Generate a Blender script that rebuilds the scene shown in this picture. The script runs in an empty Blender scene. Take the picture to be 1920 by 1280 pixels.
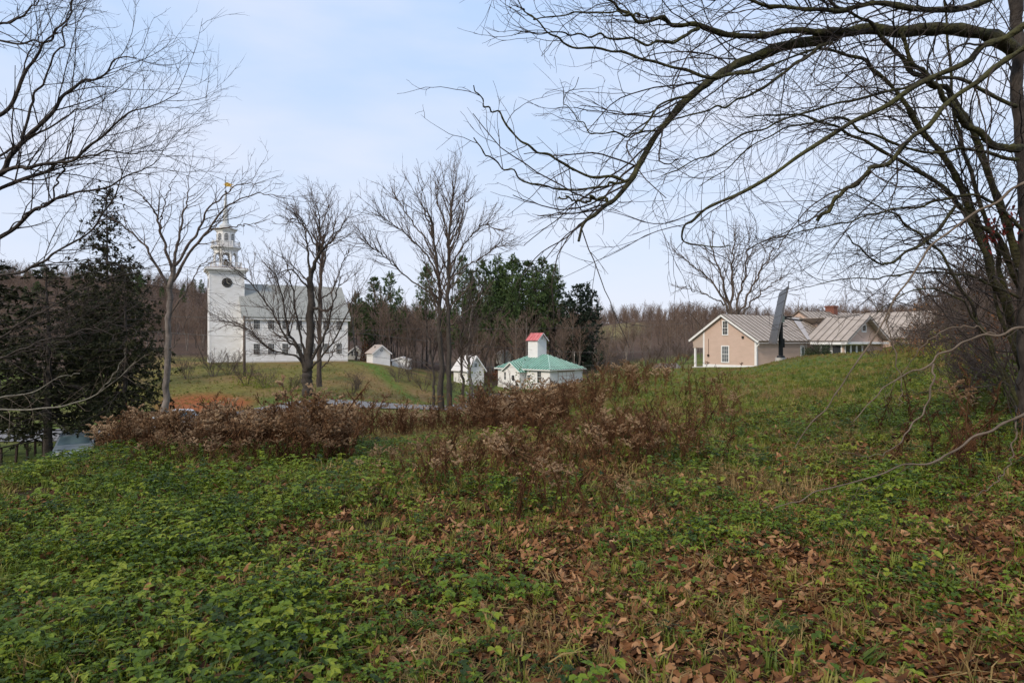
import bpy, math, random
import numpy as np
from mathutils import Vector, Matrix

# ------------------------------------------------------------------ scene, camera, sky, sun
scene = bpy.context.scene
COL = scene.collection
F, CZ = 1200.0, 1.7                     # focal length in photo pixels (1920 wide), eye height

cam_data = bpy.data.cameras.new('camera')
cam_data.sensor_width = 36.0
cam_data.lens = 36.0 * F / 1920.0
cam_data.clip_start = 0.05
cam_data.clip_end = 5000.0
cam = bpy.data.objects.new('camera', cam_data)
cam.location = (0, 0, CZ)
cam.rotation_euler = (math.radians(90), 0, 0)
COL.objects.link(cam)
scene.camera = cam

SUN_TO = Vector((-0.50, -0.64, 0.58)).normalized()
SUN_EL = math.asin(SUN_TO.z)
SUN_AZ = math.atan2(SUN_TO.x, SUN_TO.y)

world = bpy.data.worlds.new('World')
scene.world = world
world.use_nodes = True
wn, wl = world.node_tree.nodes, world.node_tree.links
wn.clear()
out = wn.new('ShaderNodeOutputWorld')
bg = wn.new('ShaderNodeBackground')
sky = wn.new('ShaderNodeTexSky')
sky.sky_type = 'NISHITA'
sky.sun_disc = False
sky.sun_elevation = SUN_EL
sky.sun_rotation = SUN_AZ
sky.air_density = 1.0
sky.dust_density = 2.0
# thin high overcast drawn over the clear sky: pale at the horizon, bluer overhead, faint cloud streaks
tc = wn.new('ShaderNodeTexCoord')
sep = wn.new('ShaderNodeSeparateXYZ')
wl.new(tc.outputs['Generated'], sep.inputs[0])
ramp = wn.new('ShaderNodeValToRGB')
ramp.color_ramp.elements[0].position = 0.0
ramp.color_ramp.elements[0].color = (7.1, 7.2, 7.9, 1)
ramp.color_ramp.elements[1].position = 0.55
ramp.color_ramp.elements[1].color = (4.2, 5.8, 8.6, 1)
e = ramp.color_ramp.elements.new(0.16)
e.color = (5.5, 6.5, 8.2, 1)
wl.new(sep.outputs['Z'], ramp.inputs[0])
mp = wn.new('ShaderNodeMapping')
mp.inputs['Scale'].default_value = (1.6, 1.6, 5.5)
wl.new(tc.outputs['Generated'], mp.inputs[0])
nz = wn.new('ShaderNodeTexNoise')
nz.inputs['Scale'].default_value = 1.7
nz.inputs['Detail'].default_value = 5
nz.inputs['Roughness'].default_value = 0.5
wl.new(mp.outputs[0], nz.inputs['Vector'])
cr = wn.new('ShaderNodeMapRange')
cr.inputs['From Min'].default_value = 0.32
cr.inputs['From Max'].default_value = 0.66
cr.inputs['To Min'].default_value = 0.0
cr.inputs['To Max'].default_value = 0.85
wl.new(nz.outputs['Fac'], cr.inputs['Value'])
cl = wn.new('ShaderNodeMix')
cl.data_type = 'RGBA'
cl.inputs['B'].default_value = (6.7, 7.1, 8.3, 1)
wl.new(cr.outputs[0], cl.inputs['Factor'])
wl.new(ramp.outputs[0], cl.inputs['A'])
mx = wn.new('ShaderNodeMix')
mx.data_type = 'RGBA'
mx.inputs['Factor'].default_value = 0.90
wl.new(sky.outputs[0], mx.inputs['A'])
wl.new(cl.outputs['Result'], mx.inputs['B'])
wl.new(mx.outputs['Result'], bg.inputs['Color'])
bg.inputs['Strength'].default_value = 0.10
wl.new(bg.outputs[0], out.inputs['Surface'])

sun_data = bpy.data.lights.new('sun', 'SUN')
sun_data.energy = 2.2
sun_data.angle = math.radians(12)
sun_data.color = (1.0, 0.88, 0.72)
sun = bpy.data.objects.new('sun', sun_data)
sun.rotation_euler = SUN_TO.to_track_quat('Z', 'Y').to_euler()
COL.objects.link(sun)

vs = scene.view_settings
vs.view_transform = 'Standard'
vs.look = 'None'
vs.exposure = 0.36
vs.gamma = 1.0
vs.use_curve_mapping = False
scene.cycles.use_denoising = True
scene.cycles.max_bounces = 4
scene.cycles.diffuse_bounces = 2
scene.cycles.glossy_bounces = 2
scene.cycles.transmission_bounces = 2
scene.cycles.adaptive_threshold = 0.02

# ------------------------------------------------------------------ helpers
def P(px, py, Y):
    return Vector(((px - 960.0) / F * Y, Y, CZ - (py - 640.0) / F * Y))

def tag(o, label=None, cat=None, group=None, kind=None):
    if label: o['label'] = label
    if cat: o['category'] = cat
    if group: o['group'] = group
    if kind: o['kind'] = kind
    return o

def empty(name, loc=(0, 0, 0), rz=0.0, label=None, cat=None, group=None):
    o = bpy.data.objects.new(name, None)
    o.location = loc
    o.rotation_euler = (0, 0, rz)
    o.empty_display_size = 0.3
    COL.objects.link(o)
    return tag(o, label, cat, group)

def link_mesh(name, me, mat=None, parent=None):
    o = bpy.data.objects.new(name, me)
    if mat is not None and not me.materials:
        me.materials.append(mat)
    COL.objects.link(o)
    if parent is not None:
        o.parent = parent
    return o

def np_mesh(name, V, Fq, smooth=False):
    """V (n,3) array, Fq list of face-index arrays of equal length per array"""
    me = bpy.data.meshes.new(name)
    if not isinstance(Fq, (list, tuple)): Fq = [Fq]
    Fq = [f for f in Fq if len(f)]
    nl = sum(f.size for f in Fq); nf = sum(len(f) for f in Fq)
    me.vertices.add(len(V)); me.loops.add(nl); me.polygons.add(nf)
    me.vertices.foreach_set('co', np.ascontiguousarray(V, dtype=np.float32).ravel())
    me.loops.foreach_set('vertex_index', np.concatenate([f.ravel() for f in Fq]).astype(np.int32))
    tot = np.concatenate([np.full(len(f), f.shape[1], np.int32) for f in Fq])
    st = np.concatenate([[0], np.cumsum(tot)[:-1]]).astype(np.int32)
    me.polygons.foreach_set('loop_start', st)
    me.polygons.foreach_set('loop_total', tot)
    if smooth:
        me.polygons.foreach_set('use_smooth', np.ones(nf, dtype=bool))
    me.update(calc_edges=True)
    return me

class MB:
    def __init__(s): s.v, s.f = [], []
    def add(s, vs_, fs):
        b = len(s.v); s.v += [tuple(v) for v in vs_]; s.f += [tuple(b + i for i in f) for f in fs]; return s
    def box(s, x0, x1, y0, y1, z0, z1):
        return s.add([(x0,y0,z0),(x1,y0,z0),(x1,y1,z0),(x0,y1,z0),(x0,y0,z1),(x1,y0,z1),(x1,y1,z1),(x0,y1,z1)],
                     [(0,3,2,1),(4,5,6,7),(0,1,5,4),(1,2,6,5),(2,3,7,6),(3,0,4,7)])
    def prism(s, ring_a, ring_b):
        n = len(ring_a)
        s.add(list(ring_a) + list(ring_b), [tuple(range(n))[::-1], tuple(range(n, 2*n))] +
              [(i, (i+1) % n, n + (i+1) % n, n + i) for i in range(n)])
        return s
    def extr(s, pts, off):
        o = Vector(off)
        return s.prism([Vector(p) for p in pts], [Vector(p) + o for p in pts])
    def frustum(s, cx, cy, z0, z1, r0, r1, n=8, rot=0.0):
        a = [(cx + r0*math.cos(rot+2*math.pi*i/n), cy + r0*math.sin(rot+2*math.pi*i/n), z0) for i in range(n)]
        b = [(cx + r1*math.cos(rot+2*math.pi*i/n), cy + r1*math.sin(rot+2*math.pi*i/n), z1) for i in range(n)]
        return s.prism(a, b)
    def bar(s, a, b, w, h=None, up=(0, 0, 1)):
        a, b = Vector(a), Vector(b); h = h or w
        t = (b - a).normalized(); u = t.cross(Vector(up))
        if u.length < 1e-4: u = t.cross(Vector((1, 0, 0)))
        u.normalize(); v = u.cross(t)
        c = [(-u*w/2 - v*h/2), (u*w/2 - v*h/2), (u*w/2 + v*h/2), (-u*w/2 + v*h/2)]
        return s.prism([a + q for q in c], [b + q for q in c])
    def build(s, name, mat, parent=None, smooth=False):
        me = bpy.data.meshes.new(name)
        me.from_pydata(s.v, [], s.f); me.update()
        if smooth:
            for p in me.polygons: p.use_smooth = True
        return link_mesh(name, me, mat, parent)

# ------------------------------------------------------------------ materials
def new_mat(name):
    m = bpy.data.materials.new(name); m.use_nodes = True
    nt = m.node_tree
    return m, nt.nodes, nt.links, nt.nodes['Principled BSDF']

def noisy(name, c1, c2, scale=3.0, rough=0.8, bump=0.0, bscale=None, spec=0.3, metallic=0.0, stretch=(1, 1, 1), detail=6.0, rnd=0.0):
    m, N, L, bs = new_mat(name)
    bs.inputs['Roughness'].default_value = rough
    bs.inputs['Specular IOR Level'].default_value = spec
    bs.inputs['Metallic'].default_value = metallic
    t = N.new('ShaderNodeTexCoord'); mpg = N.new('ShaderNodeMapping')
    mpg.inputs['Scale'].default_value = stretch
    L.new(t.outputs['Object'], mpg.inputs[0])
    n = N.new('ShaderNodeTexNoise'); n.inputs['Scale'].default_value = scale; n.inputs['Detail'].default_value = detail
    n.inputs['Roughness'].default_value = 0.62
    L.new(mpg.outputs[0], n.inputs['Vector'])
    r = N.new('ShaderNodeValToRGB')
    r.color_ramp.elements[0].position = 0.32; r.color_ramp.elements[0].color = (*c1, 1)
    r.color_ramp.elements[1].position = 0.68; r.color_ramp.elements[1].color = (*c2, 1)
    L.new(n.outputs['Fac'], r.inputs[0])
    col = r.outputs[0]
    if rnd:
        oi = N.new('ShaderNodeObjectInfo'); h = N.new('ShaderNodeHueSaturation')
        mr = N.new('ShaderNodeMapRange'); mr.inputs['To Min'].default_value = 1 - rnd; mr.inputs['To Max'].default_value = 1 + rnd
        L.new(oi.outputs['Random'], mr.inputs['Value']); L.new(mr.outputs[0], h.inputs['Value'])
        L.new(col, h.inputs['Color']); col = h.outputs[0]
    L.new(col, bs.inputs['Base Color'])
    if bump:
        n2 = N.new('ShaderNodeTexNoise'); n2.inputs['Scale'].default_value = bscale or scale*3; n2.inputs['Detail'].default_value = 8
        L.new(mpg.outputs[0], n2.inputs['Vector'])
        b = N.new('ShaderNodeBump'); b.inputs['Strength'].default_value = bump; b.inputs['Distance'].default_value = 0.05
        L.new(n2.outputs['Fac'], b.inputs['Height']); L.new(b.outputs[0], bs.inputs['Normal'])
    return m

def siding(name, c1, c2, pitch=0.12, rough=0.6, depth=0.012):
    """painted clapboard: lapped boards as fine relief plus soft weathering"""
    m = noisy(name, c1, c2, scale=0.9, rough=rough, spec=0.25, stretch=(1, 1, 2.5))
    N, L = m.node_tree.nodes, m.node_tree.links; bs = N['Principled BSDF']
    t = N.new('ShaderNodeTexCoord'); sp = N.new('ShaderNodeSeparateXYZ'); L.new(t.outputs['Object'], sp.inputs[0])
    d = N.new('ShaderNodeMath'); d.operation = 'DIVIDE'; d.inputs[1].default_value = pitch; L.new(sp.outputs['Z'], d.inputs[0])
    fr = N.new('ShaderNodeMath'); fr.operation = 'FRACT'; L.new(d.outputs[0], fr.inputs[0])
    iv = N.new('ShaderNodeMath'); iv.operation = 'SUBTRACT'; iv.inputs[0].default_value = 1.0; L.new(fr.outputs[0], iv.inputs[1])
    b = N.new('ShaderNodeBump'); b.inputs['Strength'].default_value = 1.0; b.inputs['Distance'].default_value = depth
    L.new(iv.outputs[0], b.inputs['Height']); L.new(b.outputs[0], bs.inputs['Normal'])
    return m

def leafy(name, cols, rough=0.55, trans=0.25, spec=0.35):
    """leaf material: colour picked per instance, a little light shining through"""
    m, N, L, bs = new_mat(name)
    oi = N.new('ShaderNodeObjectInfo'); r = N.new('ShaderNodeValToRGB')
    el = r.color_ramp.elements
    while len(el) < len(cols): el.new(0.5)
    for i, c in enumerate(cols):
        el[i].position = i / max(1, len(cols)-1); el[i].color = (*c, 1)
    geo = N.new('ShaderNodeTexCoord'); n = N.new('ShaderNodeTexNoise'); n.inputs['Scale'].default_value = 9.0
    L.new(geo.outputs['Object'], n.inputs['Vector'])
    a = N.new('ShaderNodeMath'); a.operation = 'MULTIPLY_ADD'; a.inputs[1].default_value = 0.9; a.inputs[2].default_value = -0.45
    L.new(n.outputs['Fac'], a.inputs[0])
    s = N.new('ShaderNodeMath'); s.operation = 'ADD'; s.use_clamp = True
    L.new(oi.outputs['Random'], s.inputs[0]); L.new(a.outputs[0], s.inputs[1])
    L.new(s.outputs[0], r.inputs[0]); L.new(r.outputs[0], bs.inputs['Base Color'])
    bs.inputs['Roughness'].default_value = rough
    bs.inputs['Specular IOR Level'].default_value = spec
    if trans:
        tr = N.new('ShaderNodeBsdfTranslucent'); mx_ = N.new('ShaderNodeMixShader'); mx_.inputs[0].default_value = trans
        L.new(r.outputs[0], tr.inputs['Color']); L.new(bs.outputs[0], mx_.inputs[1]); L.new(tr.outputs[0], mx_.inputs[2])
        L.new(mx_.outputs[0], N['Material Output'].inputs['Surface'])
    return m

M = {}
M['church_white'] = siding('church_clapboard', (0.80, 0.80, 0.80), (0.66, 0.645, 0.62), 0.14)
M['trim_white'] = noisy('white_trim', (0.80, 0.79, 0.77), (0.72, 0.71, 0.69), 2.0, 0.55)
M['spire_grey'] = noisy('weathered_white', (0.48, 0.50, 0.50), (0.60, 0.61, 0.60), 2.0, 0.6)
M['church_roof'] = noisy('grey_slate', (0.25, 0.255, 0.235), (0.33, 0.33, 0.30), 1.6, 0.75, 0.4, 9.0, stretch=(1, 1, 4))
M['deck_brown'] = noisy('brown_metal_deck', (0.16, 0.10, 0.08), (0.25, 0.16, 0.13), 2.0, 0.6)
M['glass'] = noisy('dark_window_glass', (0.020, 0.023, 0.026), (0.045, 0.05, 0.055), 0.8, 0.12, spec=0.5)
M['glass_pale'] = noisy('pale_window_glass', (0.10, 0.11, 0.12), (0.2, 0.22, 0.23), 1.4, 0.15, spec=0.6)
M['clock_black'] = noisy('clock_black', (0.012, 0.012, 0.014), (0.02, 0.02, 0.022), 3.0, 0.5)
M['gold'] = noisy('gold_leaf', (0.80, 0.46, 0.05), (0.9, 0.55, 0.10), 4.0, 0.4, metallic=0.2)
M['pale_marks'] = noisy('pale_clock_marks', (0.55, 0.50, 0.38), (0.6, 0.55, 0.42), 4.0, 0.5)
M['bell'] = noisy('bronze_bell', (0.06, 0.05, 0.035), (0.10, 0.08, 0.05), 4.0, 0.4, metallic=0.6)
M['pink'] = siding('tan_pink_clapboard', (0.57, 0.42, 0.335), (0.51, 0.375, 0.30), 0.115, depth=0.016)
M['metal_roof'] = noisy('standing_seam_grey', (0.33, 0.28, 0.235), (0.41, 0.35, 0.30), 0.8, 0.65, spec=0.15, rnd=0.06)
M['seam_dark'] = noisy('seam_shadow_dirt', (0.10, 0.085, 0.072), (0.14, 0.12, 0.10), 3.0, 0.6)  # darker than the pans: seam shadow and dirt put into the colour
M['flash_metal'] = noisy('valley_flashing', (0.40, 0.36, 0.33), (0.45, 0.41, 0.38), 2.0, 0.45)
M['brick'] = noisy('chimney_brick', (0.16, 0.06, 0.04), (0.24, 0.10, 0.07), 8.0, 0.85, 0.3)
M['soffit'] = noisy('soffit_tan', (0.42, 0.33, 0.27), (0.46, 0.36, 0.30), 1.2, 0.7)  # slightly mottled tan for porch boards, garage door and its header
M['concrete'] = noisy('concrete', (0.45, 0.42, 0.38), (0.55, 0.52, 0.47), 4.0, 0.85, 0.2)
M['black_steel'] = noisy('black_steel', (0.012, 0.013, 0.014), (0.025, 0.026, 0.027), 4.0, 0.5)
M['grey_green'] = noisy('gearbox_paint', (0.30, 0.33, 0.27), (0.36, 0.38, 0.32), 4.0, 0.5)
M['solar'] = noisy('solar_cells', (0.060, 0.060, 0.064), (0.095, 0.094, 0.098), 0.6, 0.45, spec=0.3)
M['solar_frame'] = noisy('solar_frame', (0.10, 0.10, 0.11), (0.14, 0.14, 0.15), 4.0, 0.4)
M['green_roof'] = noisy('green_metal_roof', (0.035, 0.155, 0.105), (0.11, 0.26, 0.19), 1.1, 0.5, spec=0.35, rnd=0.2, stretch=(1, 1, 0.25))
M['green_seam'] = noisy('green_seam_pale', (0.40, 0.56, 0.47), (0.50, 0.64, 0.56), 3.0, 0.5)
M['red_roof'] = noisy('faded_red_metal', (0.45, 0.09, 0.09), (0.60, 0.20, 0.19), 1.6, 0.5, spec=0.4)
M['house_white'] = siding('white_clapboard', (0.78, 0.77, 0.75), (0.70, 0.68, 0.66), 0.13)
M['shed_roof'] = noisy('pale_brown_shingle', (0.36, 0.30, 0.26), (0.44, 0.37, 0.32), 2.5, 0.8, 0.2)
M['white_roof'] = noisy('pale_metal_roof', (0.60, 0.57, 0.55), (0.68, 0.65, 0.62), 1.0, 0.5)
M['house_grey'] = siding('pale_grey_clapboard', (0.42, 0.42, 0.38), (0.5, 0.49, 0.45), 0.13)
M['shutter'] = noisy('black_shutter', (0.015, 0.017, 0.02), (0.03, 0.03, 0.035), 4.0, 0.6)
M['bark_dark'] = noisy('dark_bark', (0.030, 0.024, 0.020), (0.075, 0.062, 0.052), 9.0, 0.9, 0.7, 22.0, stretch=(1, 1, 0.35))
M['bark_brown'] = noisy('brown_bark', (0.060, 0.045, 0.036), (0.13, 0.10, 0.083), 7.0, 0.9, 0.7, 18.0, stretch=(1, 1, 0.35))
M['bark_grey'] = noisy('grey_bark', (0.085, 0.070, 0.060), (0.22, 0.185, 0.16), 5.0, 0.9, 0.7, 14.0, stretch=(1, 1, 0.4))
M['bark_moss'] = noisy('mossy_bark', (0.028, 0.022, 0.018), (0.075, 0.075, 0.025), 5.0, 0.95, 0.8, 30.0)
M['twig_dark'] = noisy('dark_twigs', (0.032, 0.024, 0.020), (0.060, 0.046, 0.038), 3.0, 0.85)
M['twig_brown'] = noisy('brown_twigs', (0.075, 0.053, 0.042), (0.12, 0.088, 0.07), 2.0, 0.85)
M['twig_wood'] = noisy('wood_twigs', (0.12, 0.080, 0.060), (0.19, 0.135, 0.10), 0.3, 0.9, rnd=0.25)
M['twig_pale'] = noisy('pale_twigs', (0.085, 0.064, 0.046), (0.17, 0.13, 0.095), 4.0, 0.85)
M['lichen_branch'] = noisy('lichen_branch', (0.09, 0.078, 0.062), (0.26, 0.24, 0.19), 9.0, 0.9, 0.3)
M['pine_needles'] = noisy('pine_needles', (0.030, 0.060, 0.020), (0.090, 0.130, 0.042), 0.5, 0.75, spec=0.2, rnd=0.22)
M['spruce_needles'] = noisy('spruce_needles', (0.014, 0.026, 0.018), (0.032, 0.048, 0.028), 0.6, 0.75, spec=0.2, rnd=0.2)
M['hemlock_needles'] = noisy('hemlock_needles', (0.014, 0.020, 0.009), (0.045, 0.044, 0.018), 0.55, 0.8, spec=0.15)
M['asphalt'] = noisy('old_asphalt', (0.17, 0.165, 0.16), (0.23, 0.22, 0.215), 1.5, 0.9, 0.2)
M['wood_post'] = noisy('utility_pole_wood', (0.10, 0.08, 0.065), (0.17, 0.14, 0.12), 5.0, 0.9, 0.4)
M['wire'] = noisy('wire_grey', (0.10, 0.10, 0.10), (0.14, 0.14, 0.14), 3.0, 0.6)
M['rust'] = noisy('rusty_rail', (0.035, 0.022, 0.018), (0.06, 0.04, 0.03), 6.0, 0.8)
M['stone'] = noisy('grey_boulder', (0.12, 0.105, 0.09), (0.24, 0.22, 0.20), 3.0, 0.9, 0.6)
M['car_paint'] = noisy('silver_blue_paint', (0.34, 0.40, 0.43), (0.38, 0.44, 0.47), 1.0, 0.3, spec=0.6)
M['car_white'] = noisy('white_car_paint', (0.75, 0.75, 0.75), (0.78, 0.78, 0.78), 1.0, 0.3, spec=0.6)
M['car_glass'] = noisy('car_glass', (0.16, 0.24, 0.26), (0.22, 0.31, 0.33), 0.7, 0.08, spec=0.8)
M['rubber'] = noisy('rubber', (0.012, 0.012, 0.012), (0.02, 0.02, 0.02), 5.0, 0.8)
M['leaf_green'] = leafy('ground_leaf', [(0.020, 0.040, 0.003), (0.066, 0.115, 0.006), (0.135, 0.195, 0.010), (0.22, 0.255, 0.020)])
M['leaf_yellow_green'] = leafy('yellow_green_leaf', [(0.08, 0.10, 0.016), (0.14, 0.16, 0.026), (0.20, 0.20, 0.035)])
M['grass'] = leafy('grass_blade', [(0.060, 0.095, 0.008), (0.120, 0.155, 0.014), (0.190, 0.200, 0.026), (0.26, 0.225, 0.05)], 0.6)
M['grass_dry'] = leafy('dry_grass', [(0.14, 0.09, 0.032), (0.24, 0.16, 0.06), (0.35, 0.25, 0.11)], 0.75, 0.2, 0.15)
M['litter'] = leafy('leaf_litter', [(0.040, 0.016, 0.006), (0.11, 0.044, 0.015), (0.22, 0.098, 0.038), (0.40, 0.22, 0.105)], 0.75, 0.15, 0.2)
M['fallen'] = leafy('fallen_maple_leaf', [(0.085, 0.030, 0.011), (0.22, 0.090, 0.034), (0.38, 0.19, 0.085), (0.56, 0.36, 0.20)], 0.65, 0.15, 0.3)
M['dead_stem'] = leafy('dead_weed_stem', [(0.042, 0.020, 0.010), (0.085, 0.040, 0.019), (0.14, 0.07, 0.033)], 0.85, 0.0, 0.1)
M['dead_plume'] = leafy('dead_weed_plume', [(0.14, 0.075, 0.038), (0.27, 0.165, 0.092), (0.48, 0.34, 0.21)], 0.95, 0.25, 0.05)
M['crimson_leaf'] = leafy('crimson_leaf', [(0.16, 0.02, 0.02), (0.24, 0.03, 0.03), (0.2, 0.06, 0.03)], 0.6, 0.3, 0.2)
M['red_leaf'] = leafy('red_bush_leaf', [(0.16, 0.05, 0.018), (0.24, 0.085, 0.028), (0.28, 0.12, 0.04)], 0.7, 0.2, 0.2)
M['evergreen_shrub'] = leafy('evergreen_shrub_leaf', [(0.016, 0.032, 0.012), (0.03, 0.05, 0.018), (0.05, 0.075, 0.026)], 0.6, 0.1, 0.3)

# ------------------------------------------------------------------ terrain
CTRL = [
 (-400,3,0),(0,3,0),(480,3,0),(960,3,0),(1440,3,0),(1920,3,.08),(2400,3,.3),
 (-400,6,-.1),(0,6,0),(480,6,-.02),(960,6,0),(1440,6,.05),(1920,6,.22),(2400,6,.7),
 (-300,9,-.7),(0,8,-.08),(0,9.6,-.5),(200,10,-.1),(480,9,-.1),(960,10,-.12),(1440,10,.05),(1900,10,.4),(2300,10,1.3),
 (-300,13,-2.6),(0,13,-1.9),(200,14,-1.2),(450,14,-.85),(700,14,-.6),(960,14,-.4),(1200,14,-.2),(1440,14,.05),(1700,14,.3),(1900,14,.7),(2300,14,2.2),
 (-300,20,-4.0),(0,20,-3.8),(200,20,-2.8),(450,20,-2.0),(700,20,-1.3),(960,20,-1.0),(1200,20,-.5),(1440,20,0),(1700,20,.45),(1900,20,1.1),(2300,20,3.2),
 (-300,30,-4.6),(0,30,-4.5),(250,28,-4.1),(450,28,-3.3),(700,26,-2.0),(960,26,-1.6),(1100,28,-.9),(1200,28,-.65),(1440,28,-.1),(1650,28,.7),(1900,28,2.0),(2300,28,5),
 (-300,42,-4.6),(0,42,-4.6),(300,42,-4.6),(600,40,-4.2),(800,40,-4.2),(960,38,-3.4),(1080,40,-1.4),(1200,42,-.85),(1440,40,-.3),(1560,40,.25),(1700,40,.9),(1900,40,2.6),
 (1464,55,.22),(1430,55,-.5),(1400,58,-1.0),(1418,68,-1.22),(1319,74,-1.33),(1500,62,.15),(1560,58,.45),(1640,50,.75),(1300,62,-1.0),(1650,66,.5),(1560,68,.15),(1500,72,-.1),(1450,68,-.6),(1600,80,0),(1800,80,2.5),
 (-300,60,-4.4),(0,60,-4.6),(300,60,-4.6),(575,62,-3.5),(450,67,-4.3),(700,66,-4.3),(830,60,-4.6),(960,60,-5.2),(1080,60,-3.2),(1150,60,-1.3),(1220,62,-1.0),
 (330,85,-2.9),(330,97,-1.95),(460,97,-2.1),(600,97,-2.1),(450,80,-3.2),(650,82,-3.2),(700,101,-2.05),(745,105,-2.6),(800,85,-4.9),(800,110,-4.5),(300,130,-1.6),(520,125,-1.8),(640,118,-1.85),(700,120,-2.1),(395,108,-1.8),(457,104,-1.8),(652,112,-1.85),
 (860,100,-5.7),(960,90,-6),(1000,112,-6.2),(1080,115,-6),(1150,105,-3),(960,130,-6),(860,125,-5.5),(1030,104,-6.1),
 (1150,150,-1),(1250,150,-.5),(1350,120,-.8),(1500,110,0),(1700,100,2.5),(1900,80,4),(1900,140,6),
 (960,170,-4),(700,170,-1),(500,180,2),(200,180,5),(0,160,4),(0,100,-2.5),(200,100,-3),(-300,120,0),
 (1140,230,7),(1250,230,8),(1400,220,6),(1700,230,8),(960,250,3),(700,260,8),(400,260,15),(100,260,20),
 (0,420,41),(300,420,37),(600,420,20),(850,420,14),(1000,420,11),(1120,500,15),(1200,330,12),(1300,330,13),(1400,330,11),(1600,350,12),(1900,350,16),(2300,350,30),(-400,420,50),
 (0,1100,45),(500,1100,25),(960,1100,16),(1400,1100,16),(1900,1100,25),
]
ctrl = [((px-960)/F*Y, Y, Z) for px, Y, Z in CTRL]
ctrl += [(0,0,0),(4,0,.15),(-4,0,0),(0,-4,.1),(14,0,1.4),(-14,0,-.8),(-16,6,-2.5),(16,-4,1.2),(-16,-6,-.8),(-60,0,-4.5),(70,0,6),
         (60,-40,5),(-60,-40,-2),(0,-20,.5),(0,-60,2),(300,0,20),(-300,0,25),(150,-200,14),(-150,-200,10),(0,-400,14),(700,-100,25),(-700,-100,35)]
ctrl = np.array(ctrl, dtype=float)
def warp(x, y):
    dx, dy = np.asarray(x, float), np.asarray(y, float) + 7.0
    r = np.hypot(dx, dy) + 1.0
    th = np.arctan2(dx, dy)
    return np.stack([th * 2.2, np.log(r) * 1.6], -1)
CW = warp(ctrl[:, 0], ctrl[:, 1])
seam = np.abs(CW[:, 0]) > 2.2 * 2.0                      # wrap the points behind the viewer to both sides
CWx = CW[seam].copy(); CWx[:, 0] -= np.sign(CWx[:, 0]) * 2.2 * 2 * math.pi
CW = np.vstack([CW, CWx]); CZv = np.concatenate([ctrl[:, 2], ctrl[seam][:, 2]])
def tps_k(d2): return 0.5 * d2 * np.log(d2 + 1e-9)
nC = len(CW)
A_ = np.zeros((nC+3, nC+3))
A_[:nC, :nC] = tps_k(((CW[:, None] - CW[None])**2).sum(-1)) + np.eye(nC) * 0.004
A_[:nC, nC] = 1; A_[:nC, nC+1:] = CW
A_[nC:, :nC] = A_[:nC, nC:].T
TPSW = np.linalg.solve(A_, np.concatenate([CZv, [0, 0, 0]]))

_prng = np.random.default_rng(5)
_perm = _prng.random((256, 256))
def vnoise(x, y):
    x = np.asarray(x, float); y = np.asarray(y, float)
    xi, yi = np.floor(x).astype(int), np.floor(y).astype(int)
    fx, fy = x - xi, y - yi
    fx = fx*fx*(3-2*fx); fy = fy*fy*(3-2*fy)
    g = lambda a, b: _perm[a & 255, b & 255]
    return (g(xi, yi)*(1-fx)*(1-fy) + g(xi+1, yi)*fx*(1-fy) + g(xi, yi+1)*(1-fx)*fy + g(xi+1, yi+1)*fx*fy) * 2 - 1
def fbm(x, y, s, o=3):
    v = 0; a = 1.0; t = 0
    for i in range(o):
        v = v + a * vnoise(np.asarray(x)/s + 17.3*i, np.asarray(y)/s - 9.1*i); t += a; a *= 0.5; s *= 0.47
    return v / t
def H(x, y):
    x = np.atleast_1d(np.asarray(x, float)); y = np.atleast_1d(np.asarray(y, float))
    z = np.empty(len(x))
    for i in range(0, len(x), 20000):
        w = warp(x[i:i+20000], y[i:i+20000])
        d2 = ((w[:, None] - CW[None])**2).sum(-1)
        z[i:i+20000] = tps_k(d2) @ TPSW[:nC] + TPSW[nC] + w @ TPSW[nC+1:]
    r = np.hypot(x, y)
    k = np.clip(1.25 - r/60, 0.12, 1)
    z = z + k * (0.035*fbm(x, y, 0.55, 2) + 0.07*fbm(x+50, y, 2.4, 2))
    z = z + np.clip((r-160)/200, 0, 1) * 3.0 * fbm(x, y, 60, 3)
    return z
def h1(x, y): return float(H([x], [y])[0])
def G(px, Y):
    x = (px-960)/F*Y
    return Vector((x, Y, h1(x, Y)))

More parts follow.
